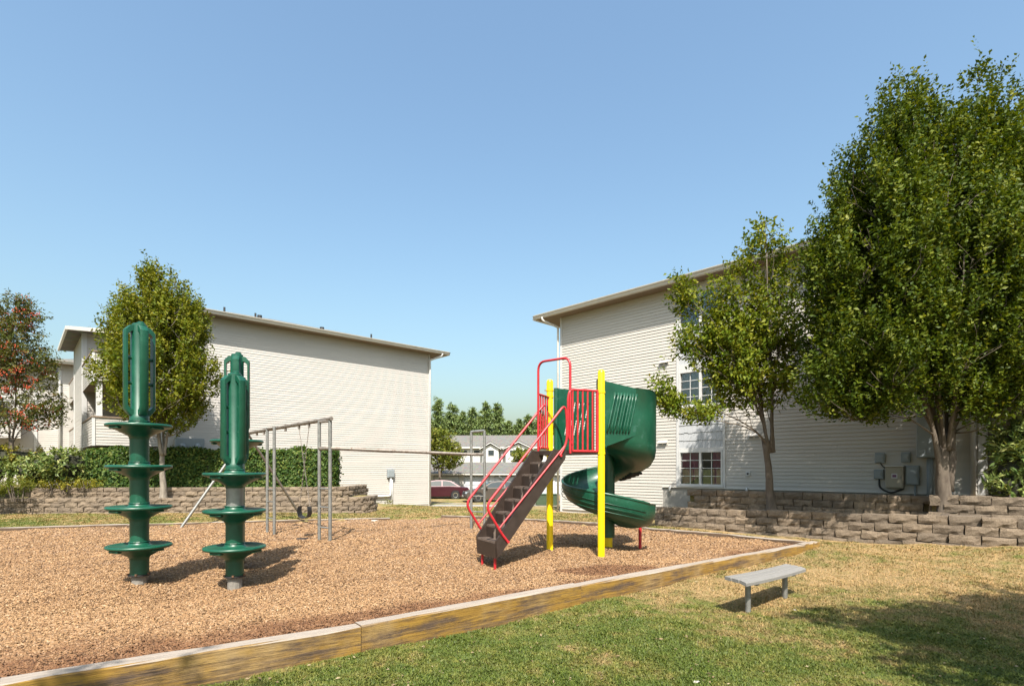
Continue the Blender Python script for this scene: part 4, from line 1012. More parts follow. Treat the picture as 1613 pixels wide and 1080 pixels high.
# stairs
SB = Vector((-.425, 8.75)); SU = Vector((.875, .484)); SWd = Vector((.484, -.875)); HWd = .35
def st(s, l, z): p = SB+SU*s+SWd*l; return Vector((p.x, p.y, z))
for sgn in (-1, 1):
    V = []
    for l in (sgn*HWd-.022, sgn*HWd+.022):
        for (s, z) in ((.02, .14), (1.30, 1.71), (1.33, 1.86), (1.08, 1.87), (.0, .42)): V.append(st(s, l, z))
    m = MB(); m.add(V, [(4,3,2,1,0), (5,6,7,8,9)]+[(i, (i+1) % 5, 5+(i+1) % 5, 5+i) for i in range(5)]); m.build('stringer', M['brown'], pt)
    for ds in (.03, 1.25):
        pass
    m = MB(); m.tube([st(.05, sgn*(HWd-.12), -.1), st(.05, sgn*(HWd-.12), .16)], .022, 8); m.build('foot', M['red'], pt, smooth=True, auto=40)
iw = HWd-.026
for k in range(7):
    z = .405+.21*k; s0 = .0+k*.1715
    # tread pan with a raised lip
    m = MB(); V = [st(s0+.004, -iw, z-.03), st(s0+.20, -iw, z-.03), st(s0+.20, iw, z-.03), st(s0+.004, iw, z-.03), st(s0+.004, -iw, z), st(s0+.20, -iw, z), st(s0+.20, iw, z), st(s0+.004, iw, z)]
    m.add(V, [(0,3,2,1),(4,5,6,7),(0,1,5,4),(1,2,6,5),(2,3,7,6),(3,0,4,7)]); tr = m.build('tread', M['brown_worn_lit'], pt)
    m = MB()
    for j in range(6):
        s1 = s0+.018+j*.028
        m.add([st(s1, -iw+.03, z+.001), st(s1+.012, -iw+.03, z+.001), st(s1+.012, iw-.03, z+.001), st(s1, iw-.03, z+.001), st(s1, -iw+.03, z+.006), st(s1+.012, -iw+.03, z+.006), st(s1+.012, iw-.03, z+.006), st(s1, iw-.03, z+.006)], [(4,5,6,7),(0,1,5,4),(1,2,6,5),(2,3,7,6),(3,0,4,7)])
    m.build('tread_grip', M['brown_worn_lit'], tr)
    m = MB(); zl = z-.30 if k == 0 else z-.21; zl = max(zl, .145)
    V = [st(s0-.0, -iw, zl), st(s0+.018, -iw, zl), st(s0+.018, iw, zl), st(s0, iw, zl), st(s0, -iw, z-.032), st(s0+.018, -iw, z-.032), st(s0+.018, iw, z-.032), st(s0, iw, z-.032)]
    m.add(V, [(0,3,2,1),(4,5,6,7),(0,1,5,4),(1,2,6,5),(2,3,7,6),(3,0,4,7)])
    m.build('riser', M['brown'], pt)
    if k:
        m = MB(); m.add([st(s0-.001, -.02, zl), st(s0-.03, 0, zl), st(s0-.001, .02, zl), st(s0-.001, -.02, z-.034), st(s0-.03, 0, z-.034), st(s0-.001, .02, z-.034)], [(0,3,4,1),(1,4,5,2),(3,5,4)]); m.build('riser_rib', M['brown_worn_lit'], pt)
# handrails
for sgn in (-1, 1):
    l = sgn*HWd+sgn*.03; top = (1.35, 2.70) if sgn < 0 else (1.31, 2.65)
    pts = [st(.20, l, .40), st(.10, l, .52), st(-.19, l, .97), st(top[0]-.02, l, top[1]-.02)]
    pts += [st(top[0]+.02, l, top[1]-.25), st(top[0]+.02, l, DZ+.12), st(top[0]-.12, l, DZ-.10)] if sgn > 0 else [st(top[0]+.03, l, top[1])]
    m = MB(); m.tube(bend(pts, .13, 5), .0205, 10); o = m.build('handrail', M['red'], pt, smooth=True, auto=50)
    m = MB(); m.tube([st(.03, l, .60), st(1.30, l, 1.95)], .015, 8); m.build('lower_rail', M['red'], pt, smooth=True, auto=50)
    for s_ in (.20, 1.2): 
        m = MB(); m.tube([st(s_-.0, l-sgn*.03, .40 if s_ < .5 else 1.77), st(s_, l+sgn*.024, .40 if s_ < .5 else 1.77)], .022, 8); m.build('bracket', M['red'], pt)
# hoop over the stair head
def p3(v, z): return Vector((v.x, v.y, z))
m = MB(); m.tube(bend([p3(HL, DZ-.06), p3(HL, 3.455), p3(HR, 3.435), p3(HR, DZ-.06)], .16, 6), .0215, 10); m.build('entry_hoop', M['red'], pt, smooth=True, auto=50)
# left guard
A, B = HL, P1
o_ = MB(); o_.tube([p3(A, 2.885), p3(B.lerp(A, .1), 2.885)], .02, 8); o_.tube([p3(A, DZ+.06), p3(B.lerp(A, .1), DZ+.06)], .02, 8); gl = o_.build('guard_frame', M['red'], pt, smooth=True, auto=50)
for k in range(1, 5):
    q = A.lerp(B, k/5.0); m = MB(); m.tube([p3(q, DZ+.06), p3(q, 2.885)], .0155, 8); m.build('baluster', M['red'], gl, smooth=True, auto=50)
# right guard with a rounded front end
A, B = Vector((.945, 9.108)), P2+Vector((-.05, -.02))
m = MB(); m.tube(bend([p3(B, 2.90), p3(A.lerp(B, .06), 2.89), p3(A, 2.75), p3(A, DZ+.22), p3(A.lerp(B, .14), DZ+.09)], .10, 5), .02, 8)
m.tube([p3(A.lerp(B, .14), DZ-.02), p3(B, DZ-.02)], .022, 8); gr = m.build('guard_frame', M['red'], pt, smooth=True, auto=50)
for k in range(6):
    q = A.lerp(B, .15+k*.162); m = MB(); m.tube([p3(q, DZ-.02), p3(q, 2.89)], .0165 if k < 5 else .028, 8); m.build('baluster', M['red'], gr, smooth=True, auto=50)
m = MB(); m.tube([(P1.x, P1.y, 3.02), (P1.x+.17, P1.y+.03, 3.02)], .012, 6); m.build('hood_bolt', M['zinc'], pt)

# spiral slide: a chute swept around its column
SC = Vector((1.88, 10.54)); RO = .875; RI = .10
m = MB(); m.lathe([(.125, .22), (.125, 2.2)], (SC.x, SC.y, 0), 20); m.build('slide_column', M['green_slide'], pt, smooth=True, auto=40)
m = MB(); m.lathe([(.085, -.1), (.085, .26)], (SC.x, SC.y, 0), 16); m.build('column_foot', M['yellow'], pt, smooth=True, auto=40)
m = MB(); m.tube([(2.52, 10.62, -.1), (2.52, 10.62, .62)], .032, 10); m.build('slide_leg', M['red'], pt, smooth=True, auto=40)
A0, A1 = 258, 676
def floor_z(a):
    return 1.88 - (a-258)/(672-258)*1.40 if a > 258 else 1.88
def wall_h(a):
    full = 3.0 - floor_z(a)
    if a > 316: full -= .40*((a-316)/44)**2.4
    if a < 365: return full
    f0 = 3.0-floor_z(365)-.40*(49/44)**2.4
    if a < 452: k = (a-365)/87; k = k*k*(3-2*k); return f0*(1-k)+.37*k
    return .37+.07*min(1, max(0, (a-560)/60))
def inner_h(a):
    if a < 330: return 1.05
    if a < 400: k = (a-330)/70; return 1.05*(1-k)+.22*k
    return .22
def sect(a, grow=0.0, drop=0.0):
    """profile from inner rim over the floor to outer rim; grow > 0 gives the outside skin"""
    fz = floor_z(a); oh = wall_h(a); ih = inner_h(a); f = []
    ro, ri = RO+grow, RI-(.0 if grow == 0 else .02)
    f.append((ri, fz+ih)); f.append((ri, fz+.16-grow))
    f.append((ri+.06, fz+.045-grow)); f.append((ri+.20, fz-grow)); f.append((ri+.42, fz-.015-grow)); f.append((ro-.22, fz+.02-grow)); f.append((ro-.09, fz+.09-grow)); f.append((ro-.02, fz+.20-grow*.6)); f.append((ro, fz+.30))
    f.append((ro+.004, fz+.32+(oh-.32)*.55)); f.append((ro+.0, fz+oh-.02)); f.append((ro+.012, fz+oh))
    return f
def tail(a):                                  # the run-out straightens after the last quarter turn
    return a
def place(a, r, z):
    q = math.radians(a)
    return Vector((SC.x+r*math.cos(q), SC.y+r*math.sin(q), z))
N = 92; ang = [A0+(A1-A0)*i/N for i in range(N+1)]
def sweep(grow):
    V = []; 
    for a in ang:
        for (r, z) in sect(a, grow): V.append(place(a, r, z))
    # straight run-out in the tangent direction, curling up at the end
    q = math.radians(A1); tdir = Vector((-math.sin(q), math.cos(q), 0)); rad = Vector((math.cos(q), math.sin(q), 0))
    for k in range(1, 7):
        d = .068*k; sh = 1-.10*(k/6)**2
        for (r, z) in sect(A1, grow):
            rr = .5+(r-.5)*(1-.28*(k/6)**3); zz = floor_z(A1)+(z-floor_z(A1))*sh - .03*k/6
            V.append(Vector((SC.x, SC.y, 0))+rad*rr+tdir*d+Vector((0, 0, zz+.05*(k/6)**4)))
    return V
VI, VO = sweep(0.0), sweep(.028); K = 12; T = N+7; nI = len(VI); Fc = []
for i in range(T-1):
    for j in range(K-1):
        Fc.append((i*K+j, i*K+j+1, (i+1)*K+j+1, (i+1)*K+j)); Fc.append((nI+i*K+j, nI+(i+1)*K+j, nI+(i+1)*K+j+1, nI+i*K+j+1))
    Fc.append((i*K+K-1, nI+i*K+K-1, nI+(i+1)*K+K-1, (i+1)*K+K-1)); Fc.append((i*K, (i+1)*K, nI+(i+1)*K, nI+i*K))
for j in range(K-1):
    Fc.append((j, nI+j, nI+j+1, j+1)); e = (T-1)*K; Fc.append((e+j, e+j+1, nI+e+j+1, nI+e+j))
m = MB(); m.add(VI+VO, Fc); sl = m.build('slide_chute', M['green_slide'], pt, smooth=True, auto=50)
# moulding lines on the outside of the chute
for a0_, a1_, hh in ((520, 668, .12), (520, 668, .20), (520, 668, .27)):
    m = MB(); m.tube([place(a, RO+.030, floor_z(a)+hh+.0) for a in np.linspace(a0_, a1_, 30)], .007, 5); m.build('moulding', M['green_slide'], sl, smooth=True)
m = MB(); m.tube([place(a, RO+.018, floor_z(a)+wall_h(a)) for a in ang[int(N*.42):]], .024, 8); m.build('rim', M['green_slide'], sl, smooth=True)
# flat entry hoods with slots: left one beside P1, right one beside P2
def hood(p, d, L, z0, z1, slots, thick=.036, parent=pt, top=None, name='entry_hood', rows=2, zb=0):
    """upright panel from p in direction d with real slanted slots"""
    d = Vector(d).normalized(); nn = Vector((-d.y, d.x))
    def q(u, v, w): c = p+d*u+nn*w; return Vector((c.x, c.y, v))
    # column strips between the slots: cells of a skewed grid
    m = MB(); us, ue, vs, ve, cnt, sk, wslot = slots
    zt = lambda u: z1+(top or 0)*u/L
    def slab(pl):
        k = len(pl); m.add([q(u, v, -thick/2) for u, v in pl]+[q(u, v, thick/2) for u, v in pl], [tuple(range(k)), tuple(range(2*k-1, k-1, -1))]+[(i, k+i, k+(i+1) % k, (i+1) % k) for i in range(k)])
    slab([(0, z0), (L, z0+zb), (L, vs), (0, vs)]); slab([(0, ve), (L, ve), (L, zt(L)), (0, zt(0))])
    vm = (vs+ve)/2
    for (va, vb) in (((vs, vm-.03), (vm+.03, ve)) if rows == 2 else ((vs, ve),)):
        sh = lambda v: sk*(v-vs)
        xs_ = [us+(ue-us)*i/(cnt-1) for i in range(cnt)]
        edges = [0]
        pl = [(0, va), (xs_[0]-wslot/2+sh(va), va), (xs_[0]-wslot/2+sh(vb), vb), (0, vb)]; slab(pl)
        for i in range(cnt-1):
            slab([(xs_[i]+wslot/2+sh(va), va), (xs_[i+1]-wslot/2+sh(va), va), (xs_[i+1]-wslot/2+sh(vb), vb), (xs_[i]+wslot/2+sh(vb), vb)])
        slab([(xs_[-1]+wslot/2+sh(va), va), (L, va), (L, vb), (xs_[-1]+wslot/2+sh(vb), vb)])
    if rows == 2: slab([(0, vm-.03), (L, vm-.03), (L, vm+.03), (0, vm+.03)])
    return m.build(name, M['green_slide'], parent)
hd = (.62, .785)
hood(P1+Vector((.15, -.02)), (.86, .51), .86, DZ+.02, 3.05, (.16, .58, DZ+.32, DZ+.95, 5, .22, .050), top=-.0)
m = MB(); q0 = P1+Vector((.12, -.0)); m.tube([p3(q0, DZ+.02), p3(q0, 3.06)], .045, 10); m.build('hood_edge', M['green_slide'], pt, smooth=True, auto=50)
PO = P2+Vector((.045, .0)); E2 = place(292.6, RO+.012, 0).xy; d2 = E2-PO
hood(PO, d2, d2.length+.0, DZ+.06, 3.08, (.10, .50, DZ+.36, DZ+.98, 4, .26, .046), top=-.085, rows=1, zb=.22)
m = MB(); q0 = P2+Vector((-.02, .10)); m.tube([p3(q0, DZ+.02), p3(q0, 3.12)], .05, 10); m.build('hood_edge', M['green_slide'], pt, smooth=True, auto=50)
# raised rims beside the four slots of the outer hood panel
dn2 = d2.normalized(); nO = Vector((dn2.y, -dn2.x))
for i in range(4):
    for off in (-.036, .036):
        m = MB(); pts = []
        for v in np.linspace(.31, 1.02, 6):
            u = .10+.40*i/3+off+.26*(v-.36); c = PO+dn2*u+nO*.026; pts.append((c.x, c.y, DZ+v))
        m.tube(pts, .018, 6); m.build('slot_rim', M['green_slide'], sl, smooth=True)
for i in range(5):                               # drain slots underneath the first turn
    a = 372+i*9
    m = MB(); m.tube([place(a, .45, floor_z(a)-.045), place(a+3, .72, floor_z(a)-.035)], .03, 6); m.build('floor_slot', M['black'], sl, smooth=True)

# ------------------------------------------------------------------ swing frame and bars
sw = thing('swing_set', (*G(520, 852)[:2], 0), 'grey steel swing frame with ladder posts and a long high bar', 'swing set')
def tub(name, pts, r, mat=M['zinc'], par=sw, seg=10):
    m = MB(); m.tube(pts, r, seg); return m.build(name, mat, par, smooth=True, auto=50)
q1 = Vector(G(520, 852)); q2 = Vector(G(503, 850)); q3 = Vector(G(432, 839.5)); q4 = Vector(G(421, 837.5))
def up(p, z): return Vector((p.x, p.y, z))
top0 = up(q1, 2.62)+Vector((.05, -.06, 0)); ap = Vector((-7.55, 15.4, 2.56))
tub('top_bar', [top0, ap+(ap-top0).normalized()*.12], .042, M['bar'])
tub('post', [up(q1, -.1), up(q1, 2.62)], .038); tub('post', [up(q2, -.1), up(q2, 2.60)], .036)
tub('post', [up(q3, -.1), up(q3, 2.56)], .036); tub('post', [up(q4, -.1), up(q4, 2.56)], .034)
for z in (.28, .72, 1.12, 1.99): tub('rung', [up(q1, z), up(q2, z)], .017)
for z in (.35, .75, 1.05): tub('rung', [up(q3, z), up(q4, z)], .015)
tub('cross_bar', [up(q1, 2.57), up(q2, 2.57)], .03, M['bar']); tub('cross_bar', [up(q3, 2.53), up(q4, 2.53)], .03, M['bar'])
tub('leg', [Vector(G(285, 831)), ap], .036); tub('leg', [Vector((-6.7, 17.2, 0)), ap], .036, M['bar'])
r1 = Vector((-1.05, 13.9, 0)); r2 = Vector((-.70, 13.75, 0))
tub('high_bar', [up(q2, 1.99), up(q1, 1.99), up(r1, 1.92), up(r2, 1.92)], .040, M['bar'])
tub('post', [up(r1, -.1), up(r1, 2.50)], .036); tub('post', [up(r2, -.1), up(r2, 2.52)], .036)
tub('cross_bar', [up(r1, 2.5), up(r2, 2.52)], .036)
for z in (.45, .85): tub('rung', [up(r1, z), up(r2, z)], .016)
dirb = (ap-top0).normalized()
def onbar(t): return top0+dirb*t
for t_ in (1.15, 1.72, 2.55, 4.05, 4.6):
    c = onbar(t_); tub('hanger', [c+Vector((0, 0, .05)), c-Vector((0, 0, .11))], .028, M['bar'])
s1, s2 = onbar(1.15), onbar(1.72)
swg = thing('belt_swing', (s1.x, s1.y, .5), 'black belt swing seat hanging folded from two chains', 'swing')
c0 = (s1+s2)/2
def chain(a, b):
    m = MB(); n = int((a-b).length/.05); d = (b-a).normalized(); s_ = d.cross(Vector((0, 1, 0))).normalized(); u_ = d.cross(s_)
    for k in range(n):
        p = a.lerp(b, (k+.5)/n); w_ = s_ if k % 2 else u_
        ring = [p+d*(.030*math.cos(q))+w_*(.011*math.sin(q)) for q in [i*math.pi/3 for i in range(7)]]
        m.tube(ring, .0042, 4, False)
    return m.build('chain', M['bar'], swg)
e1 = Vector((c0.x-.10, c0.y-.02, .66)); e2 = Vector((c0.x+.13, c0.y+.03, .66))
chain(s1-Vector((0, 0, .1)), e1); chain(s2-Vector((0, 0, .1)), e2)
m = MB(); V = []; prof = [(-.10, .66), (-.115, .56), (-.09, .45), (0, .40), (.10, .42), (.14, .50), (.13, .66)]
for (u, z) in prof:
    for (w_, dz) in ((-.13, 0), (.13, 0), (.13, .018), (-.13, .018)):
        s_ = (1 if dz == 0 else .93); V.append((c0.x+u*s_, c0.y+w_, z+dz))
Fc = []
for i in range(6):
    for k in range(4): Fc.append((i*4+k, i*4+(k+1) % 4, (i+1)*4+(k+1) % 4, (i+1)*4+k))
Fc += [(3,2,1,0), (24,25,26,27)]
m.add(V, Fc); m.build('belt', M['black'], swg, smooth=True, auto=40)

# ------------------------------------------------------------------ bench
bl, br_ = Vector((2.60, 6.62)), Vector((3.80, 7.50)); fl, fr_ = Vector((2.735, 6.28)), Vector((3.93, 7.20)); BZ = .235
bn = thing('bench', (3.2, 6.95, -.2), 'backless weathered grey plank bench standing on the lawn', 'bench')
for k in range(3):
    a0 = bl.lerp(fl, k/3+.034); a1 = bl.lerp(fl, (k+1)/3-.034); c0_ = br_.lerp(fr_, k/3+.034); c1_ = br_.lerp(fr_, (k+1)/3-.034)
    m = MB(); V = []; n = 10
    for i in range(n+1):
        t_ = i/n; sag = -.012*math.sin(math.pi*t_); a = a0.lerp(c0_, t_); c = a1.lerp(c1_, t_)
        dr = -.018 if k == 2 else 0
        V += [(a.x, a.y, BZ-.04+sag), (c.x, c.y, BZ-.04+sag+dr), (c.x, c.y, BZ-.006+sag+dr), (c.x+(a.x-c.x)*.08, c.y+(a.y-c.y)*.08, BZ+sag+dr*.8), (a.x, a.y, BZ+sag)]
    Fc = [(4,3,2,1,0), tuple(n*5+i for i in range(5))]
    for i in range(n):
        for j in range(5): Fc.append((i*5+j, i*5+(j+1) % 5, (i+1)*5+(j+1) % 5, (i+1)*5+j))
    m.add(V, Fc); m.build('plank', M['bench'], bn)
for t_ in (.19, .80):
    a = bl.lerp(br_, t_).lerp(fl.lerp(fr_, t_), .5); zg = gzf(a.x, a.y)
    m = MB(); m.tube([(a.x, a.y, zg-.1), (a.x, a.y, BZ-.07)], .034, 12); lg = m.build('leg', M['zinc'], bn, smooth=True, auto=50)
    e0 = bl.lerp(br_, t_); e1_ = fl.lerp(fr_, t_); dd = (br_-bl).normalized()*.03
    m = MB(); m.prism([tuple(e0.lerp(e1_, .05)-dd), tuple(e0.lerp(e1_, .93)-dd), tuple(e0.lerp(e1_, .93)+dd), tuple(e0.lerp(e1_, .05)+dd)], BZ-.085, BZ-.048); m.build('bracket', M['zinc'], lg)

# small litter
def scrap(label, x, y, z, s, mat, cat='litter', g=None):
    m = MB(); r = np.random.default_rng(int(abs(x*100)))
    V = [(x+s*math.cos(q)*(1+r.normal(0, .15)), y+s*.6*math.sin(q), z+.004+r.random()*.25*s) for q in np.linspace(0, 6.283, 7)[:-1]]
    V += [(v[0]*.9+x*.1, v[1]*.9+y*.1, v[2]+.2*s) for v in V]
    m.add(V, [(5,4,3,2,1,0), (6,7,8,9,10,11)]+[(i, (i+1) % 6, 6+(i+1) % 6, 6+i) for i in range(6)])
    tag(m.build('paper_scrap' if cat == 'litter' else 'wood_lump', mat, loc=(x, y, z)), label, cat, g)
x, y, _ = G(590, 821); scrap('white scrap of litter on the chips by the back timber', x, y, 0, .11, M['gutter'])
x, y, _ = G(475, 851); scrap('dark lump of wood lying on the chips by the swing', x, y, .02, .14, M['brown'], 'wood lump')
for (px, py, lb_) in ((1252, 962, 'pale scrap on the lawn just right of the bench'), (1287, 962, 'pale scrap at the tip of the tree shadow'), (1096, 1074, 'crumpled pale leaf at the bottom of the lawn')):
    x, y, _ = G(px, py, -.2); scrap(lb_, x, y, gzf(x, y), .032, M['gutter'])

# ------------------------------------------------------------------ vegetation
def unit(a): return a/np.maximum(np.linalg.norm(a, axis=-1, keepdims=True), 1e-9)
def leaf_obj(name, C, A, Nn, L, Wd, tint, mat, parent, fold=.12):
    A = unit(A); S_ = unit(np.cross(A, Nn)); Nn = np.cross(S_, A)
    n = len(C); L = L[:, None]; Wd = Wd[:, None]
    base = C; tip = C+A*L - Nn*L*.12; mid = C+A*L*.45
    l = mid+S_*Wd*.5+Nn*Wd*fold; r = mid-S_*Wd*.5+Nn*Wd*fold
    V = np.stack([base, r, tip, l], 1).reshape(-1, 3) - np.array(ORG[parent.name])
    i = np.arange(n)*4
    Fc = np.concatenate([np.stack([i, i+1, i+2], 1), np.stack([i, i+2, i+3], 1)])
    return link(name, raw_mesh(name, V, Fc, tint=np.repeat(tint, 4)), mat, parent)
def crown_pts(ells, nclump, shoots, cr, inner=.5, r=rng, gap=-.45):
    E = np.array(ells, float); kd = unit(r.normal(size=(9, 3))*np.array([1, 1, .45])); kf = 2*math.pi/(cr*(3.2+3.5*r.random(9))); ph = r.random(9)*6.283
    w = (E[:, 3]*E[:, 4]*E[:, 5])**.8; w /= w.sum()
    k = r.choice(len(E), nclump, p=w); d = unit(r.normal(size=(nclump, 3)))
    rad = 1-(1-inner)*r.random(nclump)**1.7
    cc = E[k, :3]+d*E[k, 3:6]*rad[:, None]
    P = np.repeat(cc, shoots, 0)+r.normal(size=(nclump*shoots, 3))*np.array([cr, cr, cr*1.35])
    ins = np.zeros(len(P), bool)
    for e in E: ins |= (((P-e[:3])/e[3:6])**2).sum(1) < 1.10
    fld = np.sin((P@kd.T)*kf+ph).sum(1)/2.1; ins &= fld > gap
    return cc, P[ins]
def leaves_on(P, axis_xy, up, spread, nl, slen, ll, lw, r=rng, droop=.0, tintf=None, flat=.5):
    n = len(P); rad = np.zeros((n, 3)); rad[:, :2] = P[:, :2]-np.array(axis_xy); rad = unit(rad)
    D_ = unit(rad*spread+np.array([0, 0, up])+r.normal(size=(n, 3))*.38)
    sl = slen*(.6+.8*r.random(n))
    t = np.tile((np.arange(nl)+.5)/nl, (n, 1)); side = np.tile(np.where(np.arange(nl) % 2, 1., -1.), (n, 1))
    C = P[:, None, :]+D_[:, None, :]*(t*sl[:, None])[..., None]
    perp = unit(np.cross(D_, r.normal(size=(n, 3))))
    A = D_[:, None, :]*.62+perp[:, None, :]*side[..., None]*.9+r.normal(size=(n, nl, 3))*.28; A[..., 2] -= droop
    Nn = np.array([0, 0, 1.])*flat+r.normal(size=(n, nl, 3))*.75+rad[:, None, :]*.35
    C = C.reshape(-1, 3)+r.normal(size=(n*nl, 3))*.012; A = A.reshape(-1, 3); Nn = unit(Nn.reshape(-1, 3))
    sz = (.5+.8*r.random(n*nl)**1.3)
    tint = np.clip(np.repeat(r.random(n)*.55, nl)+r.random(n*nl)*.45, 0, 1)
    return C, A, Nn, ll*sz, lw*sz, tint
def limb(m, a, b, r0, r1, sag=.1, k=5, r=rng):
    a = np.array(a, float); b = np.array(b, float); pts = []; rr = []
    j = r.normal(size=3)*np.linalg.norm(b-a)*.05
    for i in range(k+1):
        t = i/k; p = a*(1-t)+b*t; p = p+j*math.sin(math.pi*t); p[2] -= sag*np.linalg.norm(b-a)*math.sin(math.pi*t)*.5
        pts.append(p); rr.append(r0*(1-t)+r1*t)
    m.tube(pts, rr, 6); return pts
def tree(name, label, base, stems, ells, nclump, shoots, nl, cr, ll, lw, leafm, barkm, trunk_r, up=1.0, spread=.6, slen=.4, inner=.5, group=None, seed=1, twigs=True, fork=None, droop=.1, lean=0, flat=.5, extra=None, low=.8, gap=-.45):
    r = np.random.default_rng(seed)
    t = thing(name, base, label, 'tree', group)
    bx, by, bz = base; cc, P = crown_pts(ells, nclump, shoots, cr, inner, r, gap)
    fk = fork or (bx, by, bz+.9)
    m = MB(); pts = [(bx, by, bz-.15), (bx, by, bz), (bx+.01, by, bz+.08)]; rr = [trunk_r*1.7, trunk_r*1.45, trunk_r*1.15]
    for i in range(1, 6):
        q = i/5; pts.append((bx+(fk[0]-bx)*q+.03*math.sin(q*5+seed), by+(fk[1]-by)*q, bz+.08+(fk[2]-bz-.08)*q)); rr.append(trunk_r*(1.05-.45*q))
    m.tube(pts, rr, 12)
    tk = m.build('trunk', M[barkm], t, smooth=True)
    m = MB(); nodes = []
    for (sx, sy, sz, r0) in stems:
        lw_ = low if r0 >= .06 else max(low, .8); tg = np.array((sx, sy, sz)); f3 = np.array(fk, float); oo = (tg-f3)[:2]; oo = oo/(np.linalg.norm(oo)+1e-6)*trunk_r*(.45 if low > .6 else .6)
        p0 = np.array((bx+oo[0], by+oo[1], bz+lw_*(fk[2]-bz))); p1 = f3+np.array((oo[0]*1.2, oo[1]*1.2, .1)); p2 = f3+(tg-f3)*.35+np.array((0, 0, .10*np.linalg.norm(tg-f3)))
        p = []; jj = r.normal(size=3)*.06
        for i in range(15):
            q = i/14; c = p0*(1-q)**3+3*p1*q*(1-q)**2+3*p2*q*q*(1-q)+tg*q**3+jj*math.sin(3.14*q)+r.normal(size=3)*.008; p.append(c)
        rr_ = [max(.008, r0*(1.0-.80*(i/14)**.8)) for i in range(15)]; m.tube(p, rr_, 8)
        for i in range(4, 15): nodes.append((p[i], rr_[i]))
    if twigs:
        NP = np.array([n[0] for n in nodes]); NR = np.array([n[1] for n in nodes])
        dm = np.linalg.norm(cc[:, None, :]-NP[None], axis=2).min(1)
        for c in cc[np.argsort(dm)]:
            dd = np.linalg.norm(NP-c, axis=1)+np.maximum(0, NP[:, 2]-c[2]+.30)*2.0
            i = int(dd.argmin()); q_ = limb(m, NP[i], c, max(.006, NR[i]*.55), .004, .06, 4, r)
            NP = np.vstack([NP, q_[2:]]); NR = np.concatenate([NR, [NR[i]*.42, NR[i]*.34, .007]])
    m.build('limbs', M[barkm], tk, smooth=True)
    X = leaves_on(P, (bx, by), up, spread, nl, slen, ll, lw, r, droop, flat=flat)
    if extra is not None:
        cc2, P2_ = crown_pts(extra[0], extra[1], shoots, extra[2], .2, r); X2 = leaves_on(P2_, (bx, by), extra[3], 1.0, nl, slen, ll, lw, r, .1, flat=flat)
        X = tuple(np.concatenate([u, v]) for u, v in zip(X, X2))
    leaf_obj('crown', *X, M[leafm], t)
    return t
GT = 'leafy trees around the playground'
# big tree at the right
tb3 = (8.62, 10.72, .62)
def T3(px, py, dy=0): p = D(px, py, 10.72+dy); return p
e3 = []
for (px, py, rx, rz, dy) in ((1395, 560, 1.55, 1.25, 0), (1385, 440, 1.45, 1.5, .2), (1420, 320, 1.25, 1.6, .2), (1430, 225, .72, 1.3, .3), (1400, 290, .8, 1.2, .2), (1350, 380, .8, 1.2, .1), (1440, 430, 1.7, 1.7, 0), (1545, 560, 1.6, 1.25, 0), (1560, 420, 1.55, 1.7, .3), (1555, 310, 1.2, 1.5, .4), (1548, 195, .62, 1.25, .4), (1600, 285, .7, 1.4, .5), (1655, 430, 1.4, 1.7, .4), (1330, 595, .9, .65, -.1), (1345, 636, .95, .34, -.2), (1310, 655, .5, .18, -.2), (1395, 655, .6, .22, -.3), (1540, 640, .7, .55, -.5), (1470, 610, 1.0, .6, .3), (1320, 460, .65, 1.1, .1), (1575, 590, .8, .7, -.3), (1490, 300, .9, 1.6, .3)):
    p = T3(px, py, dy); e3.append((p[0], p[1], p[2], rx, rx*.95, rz))
tree('hornbeam_tree', 'tallest tree with a huge dense green crown at the right edge', tb3,
     [(7.0, 10.5, 5.0, .06), (6.7, 10.7, 4.3, .04), (7.6, 10.9, 7.4, .075), (8.1, 10.6, 7.9, .05), (9.2, 10.9, 8.2, .075), (9.9, 10.6, 6.2, .062), (8.8, 11.6, 6.5, .055), (8.3, 9.9, 5.5, .05), (9.2, 10.0, 5.8, .05), (9.9, 11.2, 7.2, .045), (7.5, 10.1, 6.3, .045)],
     e3, 1050, 27, 12, .23, .084, .050, 'leaf_big', 'bark', .135, up=1.25, spread=.5, slen=.34, inner=.55, group=GT, seed=3, fork=(8.52, 10.72, 2.25), low=.30, gap=-.75)
# smaller yellowing tree left of it
tb2 = D(1215, 803, 12.95)
def T2(px, py, dy=0): return D(px, py, 12.95+dy)
e2 = []
for (px, py, rx, rz, dy) in ((1185, 615, .85, .62, 0), (1150, 560, .85, .75, 0), (1205, 530, .75, .95, .1), (1145, 480, .50, .9, 0), (1085, 475, .34, .62, 0), (1095, 545, .5, .5, -.1), (1205, 430, .42, .95, .1), (1210, 385, .21, .75, .1), (1175, 430, .3, .5, .1), (1228, 480, .36, .8, .2), (1110, 655, .55, .22, -.4), (1235, 590, .35, .5, .1)):
    p = T2(px, py, dy); e2.append((p[0], p[1], p[2], rx, rx*.9, rz))
ex = []
for (px, py, rx, rz, dy) in ((1055, 625, .42, .26, -.5), (1045, 600, .25, .16, -.5), (1085, 640, .4, .24, -.5)):
    p = T2(px, py, dy); ex.append((p[0], p[1], p[2], rx, .4, rz))
fk2 = T2(1204, 690)
